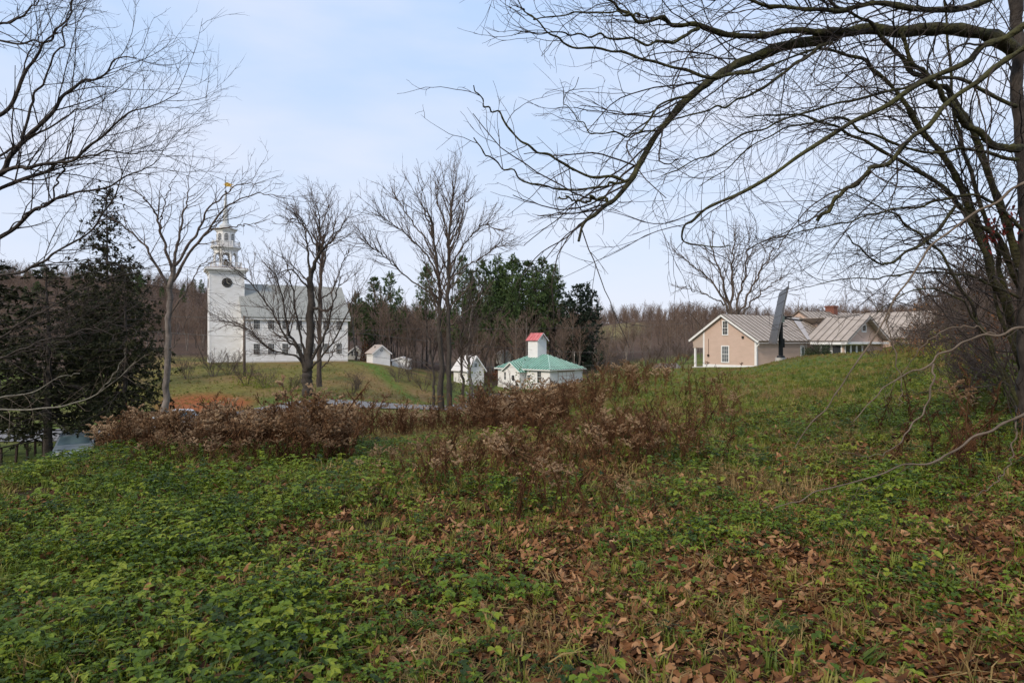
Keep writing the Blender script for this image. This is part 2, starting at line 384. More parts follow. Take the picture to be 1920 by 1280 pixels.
def make_ground():
    ang = np.concatenate([np.linspace(-180, -62, 60)[:-1], np.linspace(-62, 62, 470), np.linspace(62, 180, 60)[1:-1]])
    ang = np.radians(ang)
    rad = np.concatenate([[0.0], np.exp(np.linspace(math.log(0.6), math.log(2600), 330))])
    na, nr = len(ang), len(rad)
    R_, A2 = np.meshgrid(rad, ang, indexing='ij')
    X = (R_*np.sin(A2)).ravel(); Y = (R_*np.cos(A2)).ravel() - 1.0
    Z = H(X, Y)
    V = np.stack([X, Y, Z], -1)
    i, j = np.meshgrid(np.arange(nr-1), np.arange(na), indexing='ij')
    j2 = (j+1) % na
    Fq = np.stack([i*na+j, i*na+j2, (i+1)*na+j2, (i+1)*na+j], -1).reshape(-1, 4)[:, ::-1]
    me = np_mesh('ground', V, Fq, True)
    # what grows or lies on each patch of ground
    px = np.where(Y > 1, X/np.maximum(Y, 1)*F+960, np.where(X > 0, 3000, -1000))
    n1 = fbm(X, Y, 6.0, 3); n2 = fbm(X+90, Y-40, 1.6, 3); n3 = fbm(X-30, Y+70, 22.0, 3)
    def lerp(c, col, w): return c + (np.array(col)[None] - c) * np.clip(w, 0, 1)[:, None]
    def band(v, a, b, s): return np.clip((v-a)/s, 0, 1) * np.clip((b-v)/s, 0, 1)
    c = np.tile(np.array([[0.026, 0.020, 0.009]]), (len(X), 1))                       # mown and rough grass over soil, gap shade put into its colour
    c = lerp(c, (0.034, 0.017, 0.009), 0.5 + 0.9*n2)                                   # leaf mould in random patches, as dark as the soil
    field = np.clip((Y-16)/10, 0, 1)
    c = lerp(c, (0.085, 0.112, 0.022), field)
    c = lerp(c, (0.145, 0.130, 0.042), field * (0.25 + 1.1*n1))
    knoll = band(Y, 62, 150, 6) * band(px, 200, 830, 30)
    c = lerp(c, (0.150, 0.132, 0.036), knoll)
    c = lerp(c, (0.200, 0.130, 0.055), knoll * (0.35 + 1.5*fbm(X, Y, 9, 4)))
    c = lerp(c, (0.075, 0.085, 0.022), knoll * np.clip(1.6*fbm(X+40, Y-20, 4.5, 3), 0, 0.8))
    c = lerp(c, (0.085, 0.140, 0.022), knoll * np.clip(1 - np.abs(px - (690 + (103-Y)*2.6)) / 26, 0, 1) * 0.9)
    c = lerp(c, (0.250, 0.085, 0.030), np.clip(1.3 - np.hypot((px-385)/85, (Y-61)/9), 0, 1) * 2.2)
    c = lerp(c, (0.080, 0.110, 0.024), band(Y, 50, 100, 8) * band(px, 820, 1010, 20) * 0.8)
    c = lerp(c, (0.085, 0.120, 0.025), band(Y, 24, 41, 3) * band(px, -500, 180, 40) * 0.9)
    wood = np.clip((Y-128)/12, 0, 1)
    wood = np.maximum(wood, band(Y, 95, 400, 10) * np.clip((-px+300)/40, 0, 1))
    c = lerp(c, (0.105, 0.068, 0.045), wood)
    c = lerp(c, (0.070, 0.046, 0.035), wood * (0.5 + 0.9*n3))
    meadow = np.clip(1 - np.hypot((px-1165)/60, (Y-225)/45), 0, 1)
    c = lerp(c, (0.165, 0.135, 0.060), np.clip(meadow*2.0, 0, 1) * (0.75 + 0.6*n3))
    rightwood = np.clip((px-1700)/60, 0, 1) * np.clip((Y-30)/10, 0, 1)
    c = lerp(c, (0.085, 0.055, 0.03), rightwood)
    ca = me.color_attributes.new('cover', 'FLOAT_COLOR', 'POINT')
    ca.data.foreach_set('color', np.concatenate([np.clip(c, 0.005, 1), np.ones((len(X), 1))], 1).astype(np.float32).ravel())
    m, N, L, bs = new_mat('ground_cover')
    at = N.new('ShaderNodeAttribute'); at.attribute_name = 'cover'
    t = N.new('ShaderNodeTexCoord')
    n = N.new('ShaderNodeTexNoise'); n.inputs['Scale'].default_value = 2.2; n.inputs['Detail'].default_value = 10; n.inputs['Roughness'].default_value = 0.75
    L.new(t.outputs['Object'], n.inputs['Vector'])
    mr = N.new('ShaderNodeMapRange'); mr.inputs['From Min'].default_value = 0.3; mr.inputs['From Max'].default_value = 0.7
    mr.inputs['To Min'].default_value = 0.42; mr.inputs['To Max'].default_value = 1.6
    L.new(n.outputs['Fac'], mr.inputs['Value'])
    hs = N.new('ShaderNodeHueSaturation'); L.new(mr.outputs[0], hs.inputs['Value']); L.new(at.outputs['Color'], hs.inputs['Color'])
    L.new(hs.outputs[0], bs.inputs['Base Color'])
    bs.inputs['Roughness'].default_value = 0.95; bs.inputs['Specular IOR Level'].default_value = 0.1
    n2_ = N.new('ShaderNodeTexNoise'); n2_.inputs['Scale'].default_value = 5.0; n2_.inputs['Detail'].default_value = 9
    L.new(t.outputs['Object'], n2_.inputs['Vector'])
    b = N.new('ShaderNodeBump'); b.inputs['Strength'].default_value = 0.9; b.inputs['Distance'].default_value = 0.12
    L.new(n2_.outputs['Fac'], b.inputs['Height']); L.new(b.outputs[0], bs.inputs['Normal'])
    o = link_mesh('ground', me, m)
    tag(o, kind='structure')
    return o
make_ground()

def make_road():
    path = [(-26*2.4, 46), (-46, 43.5), (-34, 43), (-27, 44.5), (-21, 50), (-16.5, 56), (-11, 59), (-6, 63), (-2.5, 72), (-3, 86), (-4, 96)]
    pts = []
    for k in range(len(path)-1):
        for t in np.linspace(0, 1, 14, endpoint=False):
            p0 = path[max(k-1, 0)]; p1 = path[k]; p2 = path[k+1]; p3 = path[min(k+2, len(path)-1)]
            pts.append([0.5*((2*p1[i]) + (-p0[i]+p2[i])*t + (2*p0[i]-5*p1[i]+4*p2[i]-p3[i])*t*t + (-p0[i]+3*p1[i]-3*p2[i]+p3[i])*t**3) for i in (0, 1)])
    pts = np.array(pts); T = np.gradient(pts, axis=0); T /= np.linalg.norm(T, axis=1)[:, None]
    Nn = np.stack([-T[:, 1], T[:, 0]], -1)
    w = np.linspace(-3.0, 3.0, 9)
    X = pts[:, None, 0] + Nn[:, None, 0]*w[None]; Y = pts[:, None, 1] + Nn[:, None, 1]*w[None]
    n, k = X.shape
    Z = H(X.ravel(), Y.ravel()).reshape(n, k)
    Zc = Z.mean(1, keepdims=True)
    Z = np.maximum(Z, 0.35*Z + 0.65*Zc) + 0.05
    i, j = np.meshgrid(np.arange(n-1), np.arange(k-1), indexing='ij')
    Fq = np.stack([i*k+j, i*k+j+1, (i+1)*k+j+1, (i+1)*k+j], -1).reshape(-1, 4)[:, ::-1]
    o = link_mesh('road', np_mesh('road', np.stack([X, Y, Z], -1).reshape(-1, 3), Fq, True), M['asphalt'])
    tag(o, kind='structure')
make_road()
# ------------------------------------------------------------------ building pieces
ZUP = Vector((0, 0, 1))
def window(parent, c, u, n, w, h, nx, ny, trim=0.10, fmat='trim_white', gmat='glass', sash=True, name='window'):
    """framed window on a wall: trim boards, recessed pane, glazing bars"""
    c, u, n = Vector(c), Vector(u).normalized(), Vector(n).normalized()
    q = lambda a, b, d: c + u*a + ZUP*b + n*d
    def slab(mb, a0, a1, b0, b1, d0, d1):
        mb.prism([q(a0, b0, d0), q(a1, b0, d0), q(a1, b1, d0), q(a0, b1, d0)], [q(a0, b0, d1), q(a1, b0, d1), q(a1, b1, d1), q(a0, b1, d1)])
    f = MB()
    slab(f, -w/2-trim, -w/2, -h/2-trim, h/2+trim, -0.02, 0.05)
    slab(f, w/2, w/2+trim, -h/2-trim, h/2+trim, -0.02, 0.05)
    slab(f, -w/2, w/2, h/2, h/2+trim, -0.02, 0.052)
    slab(f, -w/2, w/2, -h/2-trim, -h/2, -0.02, 0.07)
    fo = f.build(name, M[fmat], parent)
    g = MB(); slab(g, -w/2, w/2, -h/2, h/2, -0.018, 0.012)
    g.build('pane', M[gmat], fo)
    b = MB(); t = 0.02
    for i in range(1, nx):
        x = -w/2 + w*i/nx; slab(b, x-t/2, x+t/2, -h/2, h/2, 0.012, 0.03)
    for j in range(1, ny):
        y = -h/2 + h*j/ny; tt = t*2.2 if (sash and j == ny//2) else t
        slab(b, -w/2, w/2, y-tt/2, y+tt/2, 0.013, 0.036)
    if b.v: b.build('glazing_bars', M[fmat], fo)
    return fo

def seam_roof(parent, eA, eB, rA, rB, spacing, pm, sm, thick=0.05, sw=0.06):
    """standing seam slope: every pan and every seam its own piece"""
    eA, eB, rA, rB = map(Vector, (eA, eB, rA, rB))
    u = (eB-eA); Lg = u.length; u.normalize()
    n = u.cross(rA-eA).normalized()
    if n.z < 0: n = -n
    v = n.cross(u)
    if v.dot(rA-eA) < 0: v = -v
    ua, ub, vt = (rA-eA).dot(u), (rB-eA).dot(u), (rA-eA).dot(v)
    def vm(x):
        if ua > 1e-6 and x < ua: return vt*x/ua
        if ub < Lg-1e-6 and x > ub: return vt*(Lg-x)/(Lg-ub)
        return vt
    k = max(1, round(Lg/spacing)); br = [Lg*i/k for i in range(k+1)]
    for a, b in zip(br[:-1], br[1:]):
        poly = [(a, 0), (b, 0)]
        top = [(b, vm(b))] + [(x, vt) for x in sorted((ua, ub), reverse=True) if a < x < b] + [(a, vm(a))]
        poly += [t for t in top if t[1] > 1e-4]
        if len(poly) < 3: continue
        MB().extr([eA + u*x + v*y for x, y in poly], -n*thick).build('roof_panel', M[pm], parent)
    for x in br:
        y = vm(x)
        if y > 0.25: MB().bar(eA + u*x + n*0.03, eA + u*x + v*y + n*0.03, sw, 0.06, up=n).build('roof_seam', M[sm], parent)

def gable_wall(mb, x, y0, y1, z0, ze, zr, th, ym=None):
    ym = (y0+y1)/2 if ym is None else ym
    return mb.extr([(x, y0, z0), (x, y1, z0), (x, y1, ze), (x, ym, zr), (x, y0, ze)], (th, 0, 0))

def slab_roof(parent, x0, x1, ye, ze, yr, zr, th, mat, name='roof'):
    """plain pitched slope in x, from eave (ye, ze) to ridge (yr, zr)"""
    d = Vector((0, yr-ye, zr-ze)).normalized(); n = Vector((0, -d.z, d.y))
    if n.z < 0: n = -n
    return MB().extr([(x0, ye, ze), (x1, ye, ze), (x1, yr, zr), (x0, yr, zr)], n*th).build(name, M[mat], parent)

# ------------------------------------------------------------------ white meetinghouse
def make_church():
    base = P(457, 680, 105)
    th = math.atan2(0.47, 0.88)
    c = empty('church', (base.x, base.y, -1.8), th, 'white clapboard meetinghouse with clock tower and tall spire on the grassy knoll', 'church')
    W, L_, EV, RG = 13.0, 17.0, 7.8, 13.4
    b = MB(); gable_wall(b, 0, 0, W, -0.6, EV, RG-0.12, L_)
    b.build('wall', M['church_white'], c)
    MB().box(-0.05, L_+0.05, -0.06, W+0.06, -0.6, 0.25).build('foundation', M['concrete'], c)
    for s, ye in ((0, -0.45), (1, W+0.45)):
        slab_roof(c, -0.4, L_+0.45, ye, EV-0.38, W/2, RG, 0.14, 'church_roof')
    MB().box(-0.35, L_+0.4, -0.38, -0.012, EV-0.72, EV-0.40).build('eave_cornice', M['trim_white'], c)
    MB().box(-0.02, 0.22, -0.035, 0.0, 0.26, EV-0.75).build('corner_board', M['trim_white'], c)
    MB().box(L_-0.22, L_+0.02, -0.035, 0.0, 0.26, EV-0.75).build('corner_board', M['trim_white'], c)
    for xe, sg in ((L_+0.02, 1), (-0.24, -1)):                              # rake boards
        r = MB()
        for ya, yb in ((-0.4, W/2), (W+0.4, W/2)):
            r.bar((xe+0.1, ya, EV-0.45), (xe+0.1, yb, RG-0.12), 0.22, 0.3)
        r.build('rake_board', M['trim_white'], c)
    for zc in (6.42, 2.25):
        for i in range(7):
            window(c, (2.0+2.25*i, 0, zc), (1, 0, 0), (0, -1, 0), 0.95, 1.75, 4, 6, 0.12)
    # tower
    tx0, tx1, ty0, ty1, TH = -4.95, 0.45, 3.7, 9.1, 14.85
    tcx, tcy = (tx0+tx1)/2, (ty0+ty1)/2
    MB().box(tx0, tx1, ty0, ty1, -0.6, TH).build('tower', M['church_white'], c)
    for xx in (tx0-0.02, tx1-0.2):
        MB().box(xx, xx+0.22, ty0-0.035, ty0, 0, TH-0.01).build('corner_board', M['trim_white'], c)
    k = MB()
    for i, (o, z0, z1) in enumerate(((0.12, TH+0.002, TH+0.32), (0.34, TH+0.322, TH+0.58), (0.62, TH+0.582, TH+0.95))):
        k.box(tx0-o, tx1+o, ty0-o, ty1+o, z0, z1)
    k.build('tower_cornice', M['trim_white'], c)
    zt = TH+0.95
    MB().frustum(tcx, tcy, zt+0.003, zt+0.12, 4.6, 4.2, 4, math.pi/4).build('tower_deck', M['deck_brown'], c)
    def balustrade(z, rr, n, hgt, rot):
        ring = [(tcx+rr*math.cos(rot+2*math.pi*i/n), tcy+rr*math.sin(rot+2*math.pi*i/n)) for i in range(n)]
        bo = None
        for i in range(n):
            (ax, ay), (bx, by) = ring[i], ring[(i+1) % n]
            m = MB(); m.bar((ax, ay, z+hgt), (bx, by, z+hgt), 0.10, 0.09); m.bar((ax, ay, z+0.12), (bx, by, z+0.12), 0.08, 0.07)
            nb = max(4, int(math.hypot(bx-ax, by-ay)/0.24))
            for j in range(1, nb):
                t = j/nb; x, y = ax+(bx-ax)*t, ay+(by-ay)*t
                m.box(x-0.025, x+0.025, y-0.025, y+0.025, z+0.12, z+hgt-0.03)
            m.box(ax-0.08, ax+0.08, ay-0.08, ay+0.08, z, z+hgt+0.12)
            m.build('balustrade', M['trim_white'], c)
    balustrade(zt, 3.2, 4, 1.0, math.pi/4)
    # open belfry: eight columns with arches
    z0, z1 = zt, 18.95
    rot = math.pi/8; R8 = 1.86
    ring = [Vector((tcx+R8*math.cos(rot+math.pi/4*i), tcy+R8*math.sin(rot+math.pi/4*i), 0)) for i in range(8)]
    MB().frustum(tcx, tcy, z0+0.125, z0+0.30, 2.25, 2.25, 8, rot).build('belfry_floor', M['trim_white'], c)
    for i in range(8):
        p, q = ring[i], ring[(i+1) % 8]
        m = MB(); m.frustum(p.x, p.y, z0+0.3, z1-1.0, 0.21, 0.18, 8); m.frustum(p.x, p.y, z1-1.0, z1-0.85, 0.27, 0.27, 8); m.frustum(p.x, p.y, z0+0.3, z0+0.5, 0.28, 0.24, 8)
        m.build('belfry_column', M['trim_white'], c)
        d = (q-p); Ln = d.length; d.normalize(); nrm = Vector((d.y, -d.x, 0))
        half = Ln/2-0.16; mid = (p+q)/2
        arc = [mid + d*half*math.cos(a) + ZUP*(z1-1.0+half*1.0*math.sin(a)) for a in np.linspace(math.pi, 0, 9)]
        top = z1+0.03
        fr = MB()
        A0 = p+ZUP*(z1-0.84); 
        pts_t = [Vector((x.x, x.y, top)) for x in arc]
        for a, b2, ta, tb in zip(arc[:-1], arc[1:], pts_t[:-1], pts_t[1:]):
            fr.prism([a-nrm*0.12, b2-nrm*0.12, tb-nrm*0.12, ta-nrm*0.12], [a+nrm*0.12, b2+nrm*0.12, tb+nrm*0.12, ta+nrm*0.12])
        for e0, e1 in ((p+d*0.0, arc[0]), (arc[-1], q)):
            a = Vector((e0.x, e0.y, z1-0.845)); b2 = Vector((e1.x, e1.y, z1-0.845))
            fr.prism([a-nrm*0.115, b2-nrm*0.115, Vector((b2.x, b2.y, top))-nrm*0.115, Vector((a.x, a.y, top))-nrm*0.115],
                     [a+nrm*0.115, b2+nrm*0.115, Vector((b2.x, b2.y, top))+nrm*0.115, Vector((a.x, a.y, top))+nrm*0.115])
        fr.build('belfry_arch', M['trim_white'], c)
    bl = MB()
    prof = [(0.62, z0+0.75), (0.50, z0+0.95), (0.40, z0+1.3), (0.30, z0+1.5), (0.08, z0+1.62)]
    for (ra, za), (rb, zb) in zip(prof[:-1], prof[1:]): bl.frustum(tcx, tcy, za, zb, ra, rb, 14)
    bl.box(tcx-0.9, tcx+0.9, tcy-0.07, tcy+0.07, z0+1.6, z0+1.75); bl.box(tcx-0.9, tcx-0.78, tcy-0.1, tcy+0.1, z0+0.3, z0+1.6); bl.box(tcx+0.78, tcx+0.9, tcy-0.1, tcy+0.1, z0+0.3, z0+1.6)
    bl.build('bell', M['bell'], c)
    k = MB()
    for r_, a, b2 in ((2.12, z1+0.032, z1+0.25), (2.28, z1+0.252, z1+0.42), (2.55, z1+0.422, z1+0.62)): k.frustum(tcx, tcy, a, b2, r_, r_, 8, rot)
    k.build('belfry_cornice', M['trim_white'], c)
    z2 = z1+0.62
    MB().frustum(tcx, tcy, z2+0.002, z2+0.08, 2.48, 2.2, 8, rot).build('belfry_deck', M['deck_brown'], c)
    balustrade(z2, 2.28, 8, 0.85, rot)
    # lantern with arched windows
    RL = 1.50; z3 = 22.15
    MB().frustum(tcx, tcy, z2+0.05, z3, RL, RL, 8, rot).build('lantern', M['trim_white'], c)
    for i in range(8):
        a = rot+math.pi/4*i+math.pi/8; n = Vector((math.cos(a), math.sin(a), 0)); u = Vector((-n.y, n.x, 0))
        o = Vector((tcx, tcy, 0)) + n*(RL*math.cos(math.pi/8))
        hw, zb, zs = 0.32, z2+0.85, z3-0.62
        outl = [(-hw, zb), (hw, zb), (hw, zs)] + [(hw*math.cos(t), zs+hw*math.sin(t)) for t in np.linspace(0.3, math.pi-0.3, 6)] + [(-hw, zs)]
        g = MB(); g.extr([o + u*x + ZUP*z for x, z in outl], n*0.02); wo = g.build('lantern_window', M['glass'], c)
        bars = MB()
        for x in (-hw/3, hw/3): bars.bar(o+u*x+n*0.03+ZUP*zb, o+u*x+n*0.03+ZUP*(zs+hw*0.9), 0.03)
        for z in np.linspace(zb, zs, 5)[1:]: bars.bar(o-u*hw+n*0.032+ZUP*z, o+u*hw+n*0.032+ZUP*z, 0.03)
        for (xa, za), (xb, zb_) in zip(outl[2:], outl[3:]): bars.bar(o+u*xa*1.08+n*0.03+ZUP*za, o+u*xb*1.08+n*0.03+ZUP*(zb_+0.02), 0.07)
        for s in (-1, 1): bars.bar(o+u*s*(hw+0.03)+n*0.03+ZUP*zb, o+u*s*(hw+0.03)+n*0.03+ZUP*zs, 0.07)
        bars.build('glazing_bars', M['trim_white'], wo)
    k = MB(); k.frustum(tcx, tcy, z3+0.002, z3+0.3, 1.62, 1.72, 8, rot); k.frustum(tcx, tcy, z3+0.302, z3+0.52, 1.88, 1.96, 8, rot)
    k.build('lantern_cornice', M['trim_white'], c)
    MB().frustum(tcx, tcy, z3+0.522, z3+0.66, 1.98, 1.1, 8, rot).build('lantern_roof', M['deck_brown'], c)
    dm = MB(); prev = None
    for t in range(5):
        a0, a1 = t*math.pi/2/5, (t+1)*math.pi/2/5
        dm.frustum(tcx, tcy, z3+0.62+1.0*math.sin(a0), z3+0.62+1.0*math.sin(a1), 0.98*math.cos(a0)+0.12, 0.98*math.cos(a1)+0.12, 16)
    dm.build('dome', M['spire_grey'], c, True)
    sp = MB(); sp.frustum(tcx, tcy, z3+1.3, 28.9, 0.56, 0.13, 8, rot); sp.build('spire', M['spire_grey'], c)
    f = MB(); f.frustum(tcx, tcy, 28.9, 29.05, 0.13, 0.22, 8); f.frustum(tcx, tcy, 29.05, 29.3, 0.22, 0.10, 8); f.frustum(tcx, tcy, 29.3, 31.5, 0.035, 0.025, 6)
    f.frustum(tcx, tcy, 31.5, 31.62, 0.02, 0.08, 6); f.frustum(tcx, tcy, 31.62, 31.74, 0.08, 0.02, 6)
    f.build('finial', M['black_steel'], c)
    vz = 30.35                                                     # swallow-tailed pennant vane
    vp = [(-0.55, 0.02), (-0.25, 0.0), (-0.1, 0.28), (0.3, 0.40), (0.75, 0.22), (1.35, 0.10), (0.8, 0.0), (0.75, -0.08), (1.4, -0.42), (0.7, -0.30), (0.2, -0.34), (-0.1, -0.30), (-0.2, -0.08)]
    MB().extr([(tcx+x, tcy-0.02, vz+z) for x, z in vp], (0, 0.04, 0)).build('weather_vane', M['gold'], c)
    # clocks
    for o, u, n in ((Vector((tcx, ty0, 13.35)), Vector((1, 0, 0)), Vector((0, -1, 0))), (Vector((tx0, tcy, 13.35)), Vector((0, -1, 0)), Vector((-1, 0, 0)))):
        fc = MB(); fc.extr([o + u*0.80*math.cos(t) + ZUP*0.80*math.sin(t) for t in np.linspace(0, 2*math.pi, 28, endpoint=False)], n*0.07)
        fo = fc.build('clock_face', M['clock_black'], c)
        for h in range(12):
            t = 2*math.pi*h/12; d = u*math.cos(t) + ZUP*math.sin(t)
            MB().bar(o+d*0.58+n*0.085, o+d*0.70+n*0.085, 0.05, 0.02, up=n).build('hour_mark', M['pale_marks'], fo)
        hd = MB(); hd.bar(o+n*0.10, o+n*0.10+u*0.40-ZUP*0.24, 0.06, 0.02, up=n); hd.bar(o+n*0.11, o+n*0.11+ZUP*0.58-u*0.03, 0.05, 0.02, up=n)
        hd.build('clock_hands', M['pale_marks'], fo)
    # side stair rail and dark bank edge by the porch door
    return c
make_church()

# ------------------------------------------------------------------ tan clapboard house
def make_house():
    base = P(1418, 690, 70)
    th = math.radians(35)
    o = empty('tan_house', (base.x, base.y, -1.3), th, 'long tan clapboard house with grey standing seam roofs on the mound', 'house')
    EV, RG, W = 3.15, 6.15, 7.1
    YM = 4.35                                                      # ridge line of the near block (its roof also covers the side porch)
    slope = (RG-EV)/(YM+0.35)
    zl = lambda y: RG - slope*abs(y-YM)
    w = MB()                                                       # near block
    w.prism([(0, 0, -0.9), (0, W, -0.9), (0, W, zl(W)-0.1), (0, YM, RG-0.14), (0, 0, EV)], [(16, 0, -0.9), (16, W, -0.9), (16, W, zl(W)-0.1), (16, YM, RG-0.14), (16, 0, EV)])
    w.build('wall', M['pink'], o)
    MB().box(-0.04, 0.0, -0.02, W+0.02, -0.5, 0.35).build('skirt_board', M['trim_white'], o)
    # porch end gable piece and post
    p = MB(); p.extr([(0.0, W+0.01, zl(W)-0.12), (0.0, W+0.01, 2.35), (0.0, 8.5, 2.35), (0.0, 8.72, zl(8.72)-0.1)], (0.12, 0, 0)); p.build('porch_gable', M['soffit'], o)
    MB().box(0, 12, W+0.01, 8.6, 2.25, 2.34).build('porch_ceiling', M['soffit'], o)
    for xx in (0.05, 3.8, 7.6):
        MB().box(xx, xx+0.22, 8.25, 8.47, -0.6, 2.25).build('porch_post', M['trim_white'], o)
    MB().box(-0.1, 12, W+0.01, 8.7, -0.8, -0.02).build('porch_floor', M['concrete'], o)
    seam_roof(o, (-0.35, -0.45, zl(-0.45)), (15.8, -0.45, zl(-0.45)), (-0.35, YM, RG), (15.8, YM, RG), 0.92, 'metal_roof', 'seam_dark')
    seam_roof(o, (-0.35, 8.95, zl(8.95)), (15.8, 8.95, zl(8.95)), (-0.35, YM, RG), (15.8, YM, RG), 0.92, 'metal_roof', 'seam_dark')
    rk = MB()
    rk.bar((-0.30, -0.45, zl(-0.45)-0.16), (-0.30, YM, RG-0.16), 0.10, 0.22); rk.bar((-0.302, 8.95, zl(8.95)-0.16), (-0.302, YM, RG-0.165), 0.10, 0.22)
    rk.build('rake_board', M['trim_white'], o)
    MB().bar((-0.3, -0.52, EV-0.32), (10.2, -0.52, EV-0.32), 0.13, 0.13).build('gutter', M['flash_metal'], o)
    d = MB(); d.bar((-0.15, -0.5, EV-0.38), (-0.15, -0.12, EV-0.75), 0.11); d.bar((-0.15, -0.12, EV-0.75), (-0.15, -0.12, -0.3), 0.11); d.build('downspout', M['trim_white'], o)
    MB().box(-0.03, 0.0, 0.0, 0.2, 0.36, EV-0.1).build('corner_board', M['trim_white'], o)
    MB().box(-0.03, 0.0, W-0.2, W, 0.36, zl(W)-0.2).build('corner_board', M['trim_white'], o)
    MB().box(0.0, 0.2, -0.03, 0.0, 0.0, EV-0.1).build('corner_board', M['trim_white'], o)
    window(o, (0, 4.0, 4.55), (0, -1, 0), (-1, 0, 0), 0.62, 1.5, 3, 4, 0.11)
    window(o, (0, 4.0, 1.55), (0, -1, 0), (-1, 0, 0), 0.85, 1.75, 3, 4, 0.12, gmat='glass_pale')
    MB().box(-0.16, -0.002, 1.55, 1.75, 3.35, 3.6).build('wall_lamp', M['black_steel'], o)
    m = MB(); m.box(-0.14, -0.002, 6.2, 6.42, 1.25, 1.5); m.box(-0.04, -0.003, 6.29, 6.33, 1.5, 3.3); m.build('electric_meter', M['rust'], o)
    # back door on the long side
    dr = MB(); dr.box(8.55, 9.55, -0.05, 0.0, 0.35, 2.55); do = dr.build('door', M['trim_white'], o)
    MB().box(8.8, 9.3, -0.065, -0.05, 1.35, 2.3).build('door_pane', M['glass_pale'], do)
    MB().box(9.75, 9.95, -0.04, 0.0, 0.0, EV-0.1).build('corner_board', M['trim_white'], o)
    # cross wing with the small attic window
    X0, X1, Y1 = 10.2, 19.4, -4.2; XM = (X0+X1)/2; R2 = 5.95
    sl2 = (R2-EV)/(XM-X0+0.35)
    w = MB(); w.prism([(X0, 0, -0.9), (X1, 0, -0.9), (X1, 0, EV), (XM, 0, R2-0.14), (X0, 0, EV)], [(X0, Y1, -0.9), (X1, Y1, -0.9), (X1, Y1, EV), (XM, Y1, R2-0.14), (X0, Y1, EV)])
    w.build('wing_wall', M['pink'], o)
    e = R2 - sl2*(XM-X0+0.45)
    seam_roof(o, (X0-0.45, Y1-0.75, e), (X0-0.45, 0.3, e), (XM, Y1-0.75, R2), (XM, 4.0, R2), 0.86, 'metal_roof', 'seam_dark')
    seam_roof(o, (X1+0.45, Y1-0.75, e), (X1+0.45, 4.0, e), (XM, Y1-0.75, R2), (XM, 4.0, R2), 0.86, 'metal_roof', 'seam_dark')
    MB().extr([(X0-0.9, -0.45, e+0.10), (X0-0.05, -0.45, e+0.10), (XM-0.3, YM-0.6, R2-0.02), (XM-1.8, YM-0.6, R2-0.02)], (0, 0, 0.05)).build('valley_flashing', M['flash_metal'], o)
    rk = MB()
    for xa in (X0-0.45, X1+0.45): rk.bar((xa, Y1-0.70, e-0.15), (XM, Y1-0.70, R2-0.15), 0.10, 0.2)
    rk.build('rake_board', M['flash_metal'], o)
    window(o, (XM, Y1, 4.55), (1, 0, 0), (0, -1, 0), 0.8, 0.65, 1, 1, 0.16)
    MB().box(X0-0.5, X1+0.3, Y1-0.62, Y1-0.005, EV-0.45, EV-0.2).build('eave_trim', M['trim_white'], o)
    MB().box(X0-0.5, X0-0.005, Y1-0.5, -0.46, EV-0.5, EV-0.22).build('eave_trim', M['trim_white'], o)
    for i in range(3):
        window(o, (X0, -0.95-1.25*i, 1.9), (0, -1, 0), (-1, 0, 0), 0.98, 1.3, 1, 1, 0.11)
    for i in range(4):
        window(o, (X0+0.95+1.3*i, Y1, 1.9), (1, 0, 0), (0, -1, 0), 0.98, 1.3, 1, 1, 0.13)
    # taller rear block and the far wing
    A0, A1, RA = 16.0, 31.0, 7.0
    w = MB(); w.prism([(A0, 0.2, -0.9), (A0, 8.8, -0.9), (A0, 8.8, 3.9), (A0, 4.5, RA-0.14), (A0, 0.2, 3.9)], [(A1, 0.2, -0.9), (A1, 8.8, -0.9), (A1, 8.8, 3.9), (A1, 4.5, RA-0.14), (A1, 0.2, 3.9)])
    w.build('rear_wall', M['pink'], o)
    seam_roof(o, (A0-0.3, -0.25, 3.7), (A1, -0.25, 3.7), (A0-0.3, 4.5, RA), (A1, 4.5, RA), 0.9, 'metal_roof', 'seam_dark')
    seam_roof(o, (A0-0.3, 9.25, 3.7), (A1, 9.25, 3.7), (A0-0.3, 4.5, RA), (A1, 4.5, RA), 0.9, 'metal_roof', 'seam_dark')
    ch = MB(); ch.box(23.4, 24.4, 4.0, 5.2, 6.0, 7.65); ch.box(23.3, 24.5, 3.9, 5.3, 7.651, 7.85); ch.build('chimney', M['brick'], o)
    B0, B1, BX, RB = 27.6, 38.4, 33.0, 7.1
    w = MB(); w.prism([(B0, 6, -0.9), (B1, 6, -0.9), (B1, 6, 3.6), (BX, 6, RB-0.14), (B0, 6, 3.6)], [(B0, -13, -0.9), (B1, -13, -0.9), (B1, -13, 3.6), (BX, -13, RB-0.14), (B0, -13, 3.6)])
    w.build('far_wing_wall', M['pink'], o)
    seam_roof(o, (B0-0.4, -13.4, 3.42), (B0-0.4, 6.3, 3.42), (BX, -13.4, RB), (BX, 6.3, RB), 0.9, 'metal_roof', 'seam_dark')
    seam_roof(o, (B1+0.4, -13.4, 3.42), (B1+0.4, 6.3, 3.42), (BX, -13.4, RB), (BX, 6.3, RB), 0.9, 'metal_roof', 'seam_dark')
    for i in range(5):
        window(o, (B0, -3.0-2.0*i, 2.0), (0, -1, 0), (-1, 0, 0), 1.0, 1.4, 2, 2, 0.12)
make_house()

